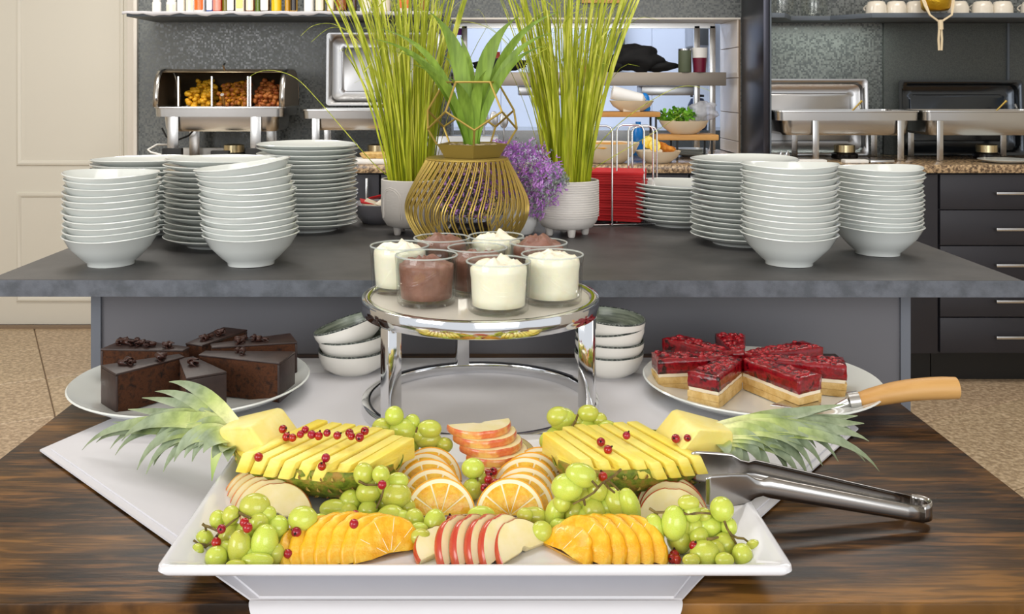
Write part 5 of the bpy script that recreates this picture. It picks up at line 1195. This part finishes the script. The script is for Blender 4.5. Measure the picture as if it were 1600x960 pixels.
cluster('grape cluster at the back right, behind the right pineapple', [(873, 652, 36, 30), (879, 656, 40, 34), (919, 647, 32, 26), (868, 687, 32, 36), (915, 668, 30, 24), (937, 657, 22, 22), (948, 668, 29, 20), (932, 676, 26, 26), (896, 680, 26, 24), (852, 690, 18, 24), (900, 660, 22, 22)], 1.06,
        [[(903, 648, 1.04), (899, 660, 1.04), (894, 670, 1.04)], [(900, 657, 1.03), (893, 667, 1.03), (884, 676, 1.04)]], (.09, 1.05, TZ))
cluster('large grape cluster at the front right corner of the platter', [(1021, 832, 33, 52, 4), (1053, 818, 37, 50, 6), (1076, 786, 32, 22), (1081, 801, 27, 28), (1107, 822, 40, 32), (1128, 796, 35, 35), (1061, 844, 36, 38, -15), (1084, 824, 30, 30), (1101, 866, 44, 37, -10), (1132, 853, 32, 37), (1139, 824, 24, 28), (1160, 868, 30, 33), (1178, 857, 24, 24), (1132, 876, 28, 22), (1098, 845, 30, 26), (1080, 876, 26, 18), (1100, 806, 24, 22), (1075, 840, 28, 34), (1066, 822, 28, 34), (1118, 862, 28, 30), (1092, 838, 28, 28), (1120, 840, 26, 26)], .862,
        [[(1015, 795, .87), (1024, 801, .865), (1040, 801, .86), (1058, 800, .86), (1075, 804, .855), (1095, 802, .85), (1110, 803, .85)], [(1026, 801, .865), (1027, 808, .865)], [(1132, 815, .845), (1136, 826, .845), (1142, 836, .845), (1152, 841, .845), (1162, 842, .85), (1170, 848, .855)], [(1140, 832, .845), (1150, 850, .85)], [(1104, 843, .835), (1114, 842, .835), (1122, 840, .84)]], (.20, .855, TZ))

# currants
CM = MB().ball((0, 0, 0), .0041, 16, 10).build('flesh', M['currant'], None, smooth=180); CK = MB().lathe([(.0012, .0038), (.0006, .0055), (0, .0052)], 6).build('calyx', M['calyx'], None)
first_c = [True]
def currant(px_, py_, d, lab, grp):
    if d is None: d = F * (CZ - TZ - .0043) / (py_ - CY)
    t = thing('red_currant', lab, 'currant', P(px_, py_, d), 0, grp)
    rnd = random.Random(int(px_ * 7 + py_)); t.rotation_euler = (rnd.uniform(-1.5, 1.5), rnd.uniform(-1.5, 1.5), 0)
    if first_c[0]: CM.parent = t; CK.parent = t; first_c[0] = False
    else:
        for s_ in (CM, CK): c = s_.copy(); COL.objects.link(c); c.parent = t
    s_ = rnd.uniform(.92, 1.15); t.scale = (s_,) * 3
def currants(lst, where, grp):
    lst = sorted(lst)
    for i, (a_, b_, d) in enumerate(lst):
        lab = ('leftmost red currant ' if i == 0 else 'rightmost red currant ' if i == len(lst) - 1 else '%s red currant from the left ' % ORD[i]) + where
        currant(a_, b_, d, lab, grp)
currants([(442, 671, 1.0), (405, 682, .99), (404, 714.6, .955), (447.6, 683, .99), (457, 684.5, .985), (469.5, 679, .985), (477, 672, .99), (487, 679.5, .982), (498, 681.5, .98), (511, 677, .98), (527, 681, .978), (549, 682, .97), (562, 684, .965), (570, 674, .975), (509, 716, .935), (503, 729, .93), (546, 677, .985)], 'on the left pineapple half', 'red currants on the left pineapple')
currants([(939, 691, .975), (950, 703, .96), (979, 681, .99), (1056, 685.6, .985), (1074, 684.7, .975)], 'on the right pineapple half', 'red currants on the right pineapple')
currants([(382, 817, .838), (387, 825, .835), (346, 827, .84), (338, 848, .84), (463, 832, .85), (443, 870, None), (450, 866, .838), (449, 876, None)], 'at the front left of the platter', 'red currants at the front left grapes')
currants([(555, 805, .885), (553, 819, .84), (533, 814, .885), (597, 758, .905)], 'among the middle left grapes', 'red currants by the middle left grapes')
currants([(704, 813, None), (721, 811, None), (790, 809, None), (795, 823, None), (806, 824, None), (823, 826, None), (815, 829, None)], 'behind the front apple slices', 'red currants behind the front apples')
currants([(763, 741, .985), (771, 737, .99), (757, 763, .955), (774, 756, .955), (763, 750, .97), (781, 755, .955)], 'in the gap between the orange fans', 'red currants between the orange fans')
currants([(1050, 873, None), (1058, 875, None), (1054, 868, .848), (953, 826, .86), (1084, 853, .84), (942, 745, .905)], 'at the right side of the platter', 'red currants at the right side')

# half discs: oranges and apples
M['opeel'] = mat('orange_peel', '#f3ac1c', .45, bump=.4, bscale=400)
M['pith'] = mat('orange_pith', '#fbf1cc', .6)
M['oflesh'] = mat('orange_flesh', '#efad1e', .22, c2='#f8cb4a', scale=180, detail=2, stretch=(1, 1, 1), sss=.3, sssr=(.005,), coat=.3, lo=.35, hi=.65, bump=.3, bscale=300)
M['oflesh2'] = mat('peeled_orange', '#f2ab14', .25, c2='#fbd04a', c3='#f6ba26', scale=90, detail=5, sss=.35, sssr=(.006,), coat=.3, lo=.35, hi=.68, bump=.8, bscale=140)
M['aflesh'] = mat('apple_flesh', '#f5e8bd', .4, c2='#eedf9f', scale=30, sss=.2, sssr=(.005,))
M['askin'] = mat('apple_skin', '#c0402c', .2, c2='#e0974a', c3='#cf5a3a', scale=40, stretch=(1, 1, .4), coat=.4, lo=.42, hi=.66)
M['askin2'] = mat('pale_apple_skin', '#d8623e', .25, c2='#eec06a', c3='#e28a50', scale=45, coat=.4, lo=.35, hi=.6)
def dpoly(r, n=24, a0=0, a1=180): return [(r * math.cos(R(a0 + (a1 - a0) * k / n)), r * math.sin(R(a0 + (a1 - a0) * k / n))) for k in range(n + 1)]
XZ = Matrix(((1, 0, 0, 0), (0, 0, -1, 0), (0, 1, 0, 0), (0, 0, 0, 1)))      # x,y(plan) -> x,z
XZ = Matrix(((1, 0, 0, 0), (0, 0, 1, 0), (0, 1, 0, 0), (0, 0, 0, 1)))
OS = None
def bandD(r0, r1, t, n=28):
    mb = MB(); A = dpoly(r0, n); B = dpoly(r1, n); v = []; f = []
    for (a, b) in zip(A, B): v += [(a[0], -t / 2, a[1]), (b[0], -t / 2, b[1]), (b[0], t / 2, b[1]), (a[0], t / 2, a[1])]
    for k in range(n): f += [(4 * k + i, 4 * k + (i + 1) % 4, 4 * k + 4 + (i + 1) % 4, 4 * k + 4 + i) for i in range(4)]
    f += [(3, 2, 1, 0), (4 * n, 4 * n + 1, 4 * n + 2, 4 * n + 3)]
    return mb.add(v, f)
def orange_slice(px_, py_, r, rx, rz, lab, grp, z=None):
    global OS
    g = G(px_, py_, TZ + .0005 if z is None else z)
    if OS is None:
        t = thing('orange_slice', lab, 'orange', g, rz, grp); R0_ = .034
        bandD(R0_ - .0013, R0_, .0052).build('peel', M['opeel'], t, smooth=50)
        MB().prism(dpoly(R0_ - .0013), -.0024, .0024, XZ).build('pith', M['pith'], t)
        seg = None
        for k in range(5):
            a0, a1 = 1.5 + 36 * k, 34.5 + 36 * k
            am = R((a0 + a1) / 2); off_ = Vector((math.cos(am), math.sin(am))) * .0008
            pts = [(off_.x, off_.y)] + [(.0290 * math.cos(R(a0 + .2 + (a1 - a0 - .4) * j / 8)), .0290 * math.sin(R(a0 + .2 + (a1 - a0 - .4) * j / 8))) for j in range(9)]
            MB().prism(pts, -.00285, .00285, XZ).build('segment', M['oflesh'], t, bevel=.0004)
        OS = t; t.rotation_euler = (rx, 0, rz); t.scale = (r / R0_,) * 3; return t
    t = dup(OS, g, rz, lab, grp); t.rotation_euler = (rx, 0, rz); t.scale = (r / .034,) * 3; return t
gl_ = 'orange half slices of the left fan'; gr_ = 'orange half slices of the right fan'
for k, (px_, py_, r, rx, rz) in enumerate(((688, 806, .0345, -22, 4), (678, 789, .034, -24, 0), (670, 773, .034, -26, -3), (664, 761, .0335, -28, -6), (672, 751, .0335, -30, -2))):
    orange_slice(px_, py_, r, R(rx), R(rz), ['front', 'second', 'third', 'fourth', 'rearmost'][k] + ' orange half slice of the left fan', gl_)
for k, (px_, py_, r, rx, rz) in enumerate(((797, 806, .034, -22, -4), (813, 797, .034, -24, -10), (819, 786, .034, -25, -8), (821, 771, .035, -26, -4), (830, 760, .0335, -28, -8), (843, 750, .033, -30, -14))):
    orange_slice(px_, py_, r, R(rx), R(rz), ['front', 'second', 'third', 'fourth', 'fifth', 'rearmost'][k] + ' orange half slice of the right fan', gr_)
def wob(r, t, seed, flat=0, n=26):
    mb = MB(); v = []; f = []; rows = 5
    prof = [(-.5, .93), (-.32, .99), (0, 1), (.32, .99), (.5, .93)]
    for (q, s_) in prof:
        for i in range(n + 1):
            a = PI * i / n; rr_ = r * s_ * (1 + .05 * noise.noise(Vector((math.cos(a) * 3 + seed, math.sin(a) * 3, q))) - .02 * (abs(math.sin(5 * a)) < .25))
            v.append((rr_ * math.cos(a), t * q, rr_ * math.sin(a) * (1 - flat)))
    for k in range(4):
        f += [(k * (n + 1) + i, k * (n + 1) + i + 1, (k + 1) * (n + 1) + i + 1, (k + 1) * (n + 1) + i) for i in range(n)]
        f.append((k * (n + 1), (k + 1) * (n + 1), (k + 1) * (n + 1) + n, k * (n + 1) + n))
    # faces as radial segment ridges
    for k, q in ((0, -.5), (4, .5)):
        c = len(v); v.append((0, t * q, .002)); 
        mid = []
        for i in range(n + 1): a = PI * i / n; w_ = .0012 * math.cos(10 * a); mid.append(len(v)); v.append((r * .5 * math.cos(a), t * q * (1 + .12 * math.cos(10 * a)), r * .5 * math.sin(a) * (1 - flat)))
        for i in range(n): f += [(k * (n + 1) + i, k * (n + 1) + i + 1, mid[i + 1], mid[i]), (mid[i], mid[i + 1], c)]
    return mb.add(v, f)
def peeled(px_, py_, r, rx, ry, rz, lab, grp, seed):
    o = wob(r, .0105, seed).build('peeled_orange_slice', M['oflesh2'], smooth=60, loc=G(px_, py_, TZ + .001), rot=(R(rx), R(ry), R(rz)))
    tag(o, lab, 'orange', grp)
    fl = MB()
    for k in range(6):
        a = PI * (k + .5) / 6; q = r * random.Random(seed * 9 + k).uniform(.85, .98)
        fl.ball((q * math.cos(a), -.0045, q * math.sin(a)), (.0012, .001, .0009), 6, 4)
    m_ = MB()
    for k in ((1, 2, 3, 4) if 'rightmost peeled orange slice at the front left' in lab else (2,)):
        a = PI * k / 5; m_.tube([(r * .12 * math.cos(a), -.0056, r * .12 * math.sin(a)), (r * .9 * math.cos(a), -.0054, r * .9 * math.sin(a))], .0003, 4)
    stuff(m_.build('membrane', M['pith'], o))
gp_l = 'peeled orange slices at the front left'; gp_r = 'peeled orange slices at the front right'
for k, (px_, r, rx, rz) in enumerate(((484, .030, -50, 52), (506, .034, -34, 40), (527, .0355, -30, 38), (548, .036, -28, 36), (569, .036, -28, 34), (589, .0355, -28, 32), (607, .034, -30, 28))):
    peeled(px_, 869, r, rx, 0, rz, ['leftmost', 'second from left', 'third from left', 'fourth from left', 'fifth from left', 'sixth from left', 'rightmost'][k] + ' peeled orange slice at the front left', gp_l, k + 1)
for k, (px_, r, rx, rz) in enumerate(((880, .030, -50, -50), (903, .034, -34, -44), (925, .0345, -30, -42), (946, .0345, -28, -40), (967, .034, -28, -38), (988, .033, -28, -36))):
    peeled(px_, 868, r, rx, 0, rz, ['leftmost', 'second from left', 'third from left', 'fourth from left', 'fifth from left', 'rightmost'][k] + ' peeled orange slice at the front right', gp_r, k + 11)
def apple(loc, r, t, rot, lab, grp, skin='askin'):
    o = thing('apple_slice', lab, 'apple', loc, 0, grp); o.rotation_euler = tuple(R(a) for a in rot)
    def sh(rr_): return [(x * 1.0, z * (1.0 if abs(x) > rr_ * .15 else .965)) for x, z in dpoly(rr_, 30)]
    # D shape with a core notch in the straight side
    arc_ = sh(r - .0006); notch = [(-r * .22 + r * .44 * k / 8, r * .17 * math.sin(PI * k / 8)) for k in range(1, 8)]
    MB().prism(arc_ + notch, -t / 2, t / 2, XZ).build('flesh', M['aflesh'], o, bevel=.0004, seg=1)
    n = 30; v = []; f = []
    for (x, z) in sh(1.0): v += [(x * (r - .0008), -t * .53, z * (r - .0008)), (x * r, -t * .38, z * r), (x * (r + .0006), 0, z * (r + .0006)), (x * r, t * .38, z * r), (x * (r - .0008), t * .53, z * (r - .0008))]
    for k in range(n): f += [(5 * k + i, 5 * k + i + 1, 5 * k + 6 + i, 5 * k + 5 + i) for i in range(4)]
    MB().add(v, f).build('skin', M[skin], o, smooth=60)
    return o
ga = 'apple slices in the front row'
for k, (px_, r, rx, rz, th) in enumerate(((696, .029, -66, 40, .008), (724, .0325, -30, 56, .0085), (747, .033, -28, 56, .0085), (770, .033, -28, 54, .0085), (793, .033, -30, 50, .0085), (820, .031, -46, 44, .0085))):
    apple(G(px_, 866, TZ + .0018), r, th, (rx, 0, rz), ['leftmost flat', 'second', 'third', 'fourth', 'fifth', 'rightmost leaning'][k] + ' red-skinned apple slice of the front row', ga)
gb_ = 'apple slices at the left side'
for k, (px_, py_, rx) in enumerate(((432, 812, -40), (421, 806, -38), (413, 800, -37), (406, 794, -36), (402, 788, -35))):
    apple(G(px_, py_, TZ + .0015), .0345, .0048, (rx, 0, 10 + 3 * k), ['front', 'second', 'third', 'fourth', 'rearmost'][k] + ' pale apple slice of the left fan', gb_, 'askin2')
gc_ = 'apple slices at the right side'
for k, (px_, py_, rx) in enumerate(((1052, 820, -38), (1052, 808, -36), (1048, 800, -35))):
    apple(G(px_, py_, TZ + .0015), .0335, .0048, (rx, 0, -8 - 3 * k), ['front', 'middle', 'rearmost'][k] + ' pale apple slice of the right fan', gc_, 'askin')
gd_ = 'apple slices at the back centre'
for k in range(6):
    px_ = 790 - 8.5 * k; d = 1.036 + .006 * k; zz = TZ + .005 + .0077 * k
    apple(((px_ - CX) / F * d, d, zz), .036, .0076, (89, 0, 42 - 5 * k), ['lowest', 'second', 'third', 'fourth', 'fifth', 'topmost'][k] + ' apple slice of the stack at the back centre', gd_, 'askin2')
apple(G(806, 722, TZ + .002), .026, .006, (-30, 0, 20), 'single pale apple slice standing right of the back centre stack', gd_, 'askin2')

# ---------------------------------------------------------------- pineapples
M['pflesh'] = mat('pineapple_flesh', '#f5dc50', .35, c2='#fae97e', scale=45, stretch=(.5, .5, 1.6), detail=5, sss=.3, sssr=(.006,), bump=.35, bscale=120, lo=.35, hi=.65)
M['pcore'] = mat('pineapple_core', '#f6e898', .4, c2='#f3e07c', scale=30, detail=4, sss=.25, sssr=(.006,), bump=.2, bscale=90)
M['rind'] = mat('pineapple_rind', '#5a6a1a', .6, c2='#a8843a', c3='#7d8a26', scale=75, detail=5, lo=.36, hi=.62, bump=1, bscale=140)
M['scale'] = mat('pineapple_scale', '#7a5626', .8, c2='#b9a24a', scale=120)
M['crown'] = mat('crown_leaf', '#ffffff', .42, c2='#c9cfc4', scale=60, detail=3, stretch=(1, 1, 1), lo=.4, hi=.7, tramp=[(0, '#f3f1c6'), (.16, '#e6eaa6'), (.36, '#b2c274'), (.6, '#9aa88a'), (1, '#93a07c')])
M['crown2'] = mat('crown_leaf_bright', '#b4cc3a', .4, tramp=[(0, '#ffffff'), (.5, '#e8f0a0'), (1, '#8fae50')])
def pineapple(A, B, zc, fs, lab, tips, broad, seed):
    A = Vector((A[0], A[1], 0)); B = Vector((B[0], B[1], 0)); L = (B - A).length; ang = math.atan2((B - A).y, (B - A).x)
    t = thing('pineapple_half', lab, 'pineapple', (A.x, A.y, zc)); t.rotation_euler = (0, 0, ang)
    W, D = .052, zc - TZ - .001
    def prof(u):        # cross size along the axis
        return max(.25, (1 - abs(2 * u - 1) ** 3.2) ** .5 if 0 < u < 1 else .25)
    n, m = 40, 24; v = []; f = []
    for i in range(n + 1):
        u = i / n; s_ = prof(u)
        for j in range(m + 1):
            a = PI + PI * j / m
            bm_ = 1 + .035 * math.sin(u * 48 + (j % 2) * 0) * math.sin(j * PI / 2.4 + (int(u * 48 / PI) % 2) * PI / 2)
            v.append((-.006 + u * (L + .014), math.cos(a) * W * s_ * bm_, math.sin(a) * D * s_ * min(1, bm_)))
    f = [(i * (m + 1) + j, i * (m + 1) + j + 1, (i + 1) * (m + 1) + j + 1, (i + 1) * (m + 1) + j) for i in range(n) for j in range(m)]
    MB().add(v, f).build('rind', M['rind'], t, smooth=60, solid=.0016)
    # spiky scales of the rind
    sc = MB(); rnd = random.Random(seed)
    for i in range(15):
        for j in range(9):
            u = (i + .5 * (j % 2) + .3) / 15.5; a = PI + PI * (j + .5) / 9; s_ = prof(u)
            p = Vector((-.006 + u * (L + .014), math.cos(a) * W * s_ * 1.03, math.sin(a) * D * s_ * 1.0)); nrm = Vector((0, math.cos(a), math.sin(a)))
            if p.z < -D + .003: p.z = -D + .003
            tan = Vector((1, 0, 0)) * rnd.uniform(.5, 1) * (1 if rnd.random() < .8 else -1)
            sd = nrm.cross(tan).normalized() * .003
            tipv = p + nrm * .0025 + tan * .005; tipv.z = max(tipv.z, -D + .0012)
            sc.add([p - sd, p + sd, p + nrm * .0018, tipv, p - tan * .002], [(0, 2, 3), (1, 3, 2), (0, 4, 2), (1, 2, 4)])
    stuff(sc.build('rind_scales', M['scale'], t, smooth=0))
    # flesh body
    v = []
    for i in range(n + 1):
        u = i / n; s_ = prof(u) * .955
        for j in range(m + 1):
            a = PI + PI * j / m; v.append((-.004 + u * (L + .010), math.cos(a) * W * s_, math.sin(a) * D * s_ * .95 - .001))
    ff = list(f) + [(i * (m + 1), (i + 1) * (m + 1), (i + 1) * (m + 1) + m, i * (m + 1) + m) for i in range(n)] + [tuple(range(m + 1)), tuple(n * (m + 1) + j for j in range(m + 1))]
    MB().add(v, ff).build('flesh', M['pflesh'], t, smooth=40)
    # uncut block at the crown end
    k0 = MB(); pr = [(-.022, -.010), (-.022, .022), (.020, .0275), (.026, .0265), (.048, .002), (.048, -.012)]
    vv = [(x, y * (1 if x > 0 else .55), z * (1 if x > 0 else .8)) for y in (-.033, .033) for x, z in pr]; np_ = len(pr)
    k0.add(vv, [tuple(range(np_)), tuple(range(np_, 2 * np_))[::-1]] + [(i, (i + 1) % np_, np_ + (i + 1) % np_, np_ + i) for i in range(np_)])
    k0.build('core_block', M['pcore'], t, bevel=.003, seg=3)
    # cut chunks, pushed alternately to the front
    NCH = 8
    for i in range(NCH):
        s_ = .050 + (L - .052) * i / (NCH - 1); wv = prof(min(.93, s_ / L)) * W
        th = (L - .05) / NCH * .9; dz_ = rnd.uniform(-.002, .0025); ln = wv * .93; sh = rnd.uniform(-.001, .006)
        v = []
        for (yy, tp_) in ((-1, 0), (1, 0)):
            for (zz, bx_) in ((-.0095, -.007), (.0125 + dz_, 0)):
                for xx in (-th / 2, th / 2):
                    y = yy * ln * (1.0 if zz > 0 else 1.04)
                    front = (yy == fs)
                    x = s_ + xx + (-.42 * abs(y) if front else .42 * abs(y)) * .8 + (bx_ if front else 0)
                    if front: y += fs * (sh + .004)
                    v.append((x, y, zz - (.004 if (front and zz > 0) else 0)))
        f2 = [(0, 1, 3, 2), (4, 5, 7, 6), (0, 1, 5, 4), (2, 3, 7, 6), (0, 2, 6, 4), (1, 3, 7, 5)]
        MB().add(v, f2).build('chunk', M['pflesh'], t, bevel=.0016, seg=2)
    # leaves
    Tm = Matrix.Translation(Vector((A.x, A.y, zc))) @ Matrix.Rotation(ang, 4, 'Z'); Ti = Tm.inverted()
    for i, tp_ in enumerate(tips):
        px_, py_, d, w = tp_[:4]; T = P(px_, py_, d)
        if T.z < .7605: T = G(px_, py_, .7605)
        e = Ti @ T; a = math.atan2(e.z + .005, e.y); rr_ = .007 + .011 * rnd.random()
        lat = max(-1, min(1, e.y / .06))
        p0 = Vector((-.008 - .004 * rnd.random(), lat * .016, .008 - .012 * abs(lat) + .006 * rnd.uniform(-1, 1)))
        lift = tp_[4] if len(tp_) > 4 else .012
        dr0 = 1 if tp_[1] > 668 else 0
        p1 = Vector((p0.x + (e.x - p0.x) * (.78 if dr0 else .55), p0.y + (e.y - p0.y) * (.72 if dr0 else .45), (p0.z + lift * .8) if dr0 else max(p0.z, e.z) + lift))
        pts = bez(p0, p1, e, 13)
        for q in pts:
            wz = zc + q.z
            if wz < .7605: q.z = .7605 - zc
        ws = [w * 1.3 * (1.0 if k < 6 else max(.04, 1 - ((k - 5) / 7) ** 1.4)) * (.75 + .25 * min(1, k / 3)) for k in range(13)]
        bright = len(tp_) > 5
        MB().blade(pts, ws, (.15, fs * .55 * (-1 if rnd.random() < .0 else 1), .85), .30, .0012).build('crown_leaf', M['crown2'] if bright else M['crown'], t, smooth=60)
    return t
rl = random.Random(21)
tipsL = [(128, 704, 1.10, .013, .004), (150, 692, 1.095, .017, .008), (172, 702, 1.09, .015, .01), (176, 660, 1.12, .010, .004), (200, 640, 1.11, .014, .008), (222, 622, 1.10, .012, .008), (242, 612, 1.085, .012, .01), (264, 597, 1.06, .012, .006), (205, 676, 1.07, .018, .018), (190, 690, 1.06, .016, .02),
         (214, 735, 1.04, .015, .02), (228, 742, 1.03, .013, .022), (240, 728, 1.03, .017, .024), (255, 738, 1.02, .014, .02), (272, 722, 1.01, .017, .022), (288, 716, 1.005, .016, .018), (300, 722, 1.0, .014, .018), (318, 708, .99, .015, .012), (332, 716, .985, .013, .012), (346, 708, .98, .013, .010), (356, 722, .975, .011, .008),
         (331, 752, 1.0, .013, .016, 1), (230, 655, 1.08, .016, .012), (250, 668, 1.06, .016, .014), (270, 640, 1.08, .014, .012), (290, 690, 1.03, .016, .016), (235, 705, 1.05, .016, .022), (262, 700, 1.04, .016, .02), (305, 640, 1.06, .014, .008), (285, 628, 1.07, .013, .008), (310, 700, 1.0, .014, .014), (180, 712, 1.08, .014, .014)]
pineapple((-.255, 1.020), (-.097, .972), .803, -1, 'pineapple half with its leafy crown to the left, cut into chunks', tipsL, 0, 3)
tipsR = [(1374, 737, 1.045, .012, .01), (1352, 722, 1.05, .014, .014), (1335, 706, 1.06, .016, .016), (1350, 662, 1.09, .022, .006), (1340, 650, 1.10, .020, .004), (1322, 632, 1.10, .013, .002), (1300, 640, 1.09, .016, .006), (1358, 690, 1.07, .014, .01), (1262, 744, 1.02, .018, .022), (1250, 750, 1.01, .014, .02), (1232, 742, 1.01, .016, .022), (1225, 730, 1.015, .016, .02),
         (1206, 744, 1.0, .014, .016), (1190, 730, .995, .016, .016), (1172, 738, .99, .013, .014), (1160, 722, .985, .015, .012), (1148, 728, .98, .012, .010), (1138, 714, .975, .013, .008), (1285, 728, 1.03, .016, .02), (1300, 705, 1.04, .017, .02), (1275, 700, 1.04, .017, .018), (1250, 690, 1.05, .016, .014), (1290, 660, 1.08, .018, .006), (1260, 650, 1.08, .016, .006),
         (1240, 715, 1.02, .016, .018), (1215, 705, 1.01, .016, .014), (1195, 705, 1.0, .014, .012), (1320, 690, 1.05, .016, .016), (1330, 672, 1.08, .018, .006), (1310, 722, 1.04, .014, .018), (1270, 735, 1.02, .015, .02)]
pineapple((.232, 1.012), (.078, .982), .803, 1, 'pineapple half with its leafy crown to the right, cut into chunks', tipsR, 0, 9)

# ---------------------------------------------------------------- tongs
tg = thing('serving_tongs', 'stainless steel serving tongs resting on the right rim of the platter', 'tongs', (0, 0, 0))
J = Vector((.424, .945, .7575)); Wt = .0095
def armpts(E, side):
    # flat bar from the bent joint to the paddle
    m_ = J.lerp(E, .5) + Vector((0, 0, .002)); return J, m_, E
M['tongsteel'] = mat('tong_steel', '#aeaba7', .2, metal=1)
for side, E1, E2 in ((1, Vector((.268, .958, .797)), Vector((.205, .960, .800))), (-1, Vector((.272, .924, .794)), Vector((.207, .905, .7975)))):
    S0 = J + Vector((0, side * .012, .006))
    pts = [S0.lerp(E1, k / 9) for k in range(10)]
    v = []
    dirv = (E1 - S0).normalized(); sdv = dirv.cross(Vector((0, 0, 1))).normalized() * -side; up = Vector((0, 0, 1))
    if sdv.y * side < 0: sdv = -sdv
    # upright channel section: bulges outwards
    sec_ = [(-1, -.0), (-.82, .30), (-.4, .42), (0, .45), (.4, .42), (.82, .30), (1, .0)]
    def put(c, hh_, bul):
        for a_, b_ in sec_: v.append(c + up * a_ * hh_ + sdv * b_ * bul)
    for k, p in enumerate(pts): put(p, .0078 + .0022 * k / 9, .010)
    for q, hh_, bul in ((.10, .0075, .006), (.22, .009, .003), (.36, .0145, .001), (.6, .0155, .0005), (.92, .0155, .0005), (1.0, .0135, .0005)):
        put(E1.lerp(E2, q), hh_, bul)
    K = len(v) // 7
    f = [(k * 7 + i, k * 7 + i + 1, (k + 1) * 7 + i + 1, (k + 1) * 7 + i) for k in range(K - 1) for i in range(6)]
    MB().add(v, f).build('arm', M['tongsteel'], tg, smooth=60, solid=.0011)
v = []; f = []
for k in range(13):
    a = R(-90 + 180 * k / 12); c = J + Vector((.012 * math.cos(a) * 1.1, .012 * math.sin(a), .004))
    for q in (-.0085, -.003, .003, .0085): v.append(c + Vector((0, 0, q + .003)))
f = [(k * 4 + i, k * 4 + i + 1, k * 4 + 5 + i, k * 4 + 4 + i) for k in range(12) for i in range(3)]
MB().add(v, f).build('spring_bend', M['tongsteel'], tg, smooth=60, solid=.0014)
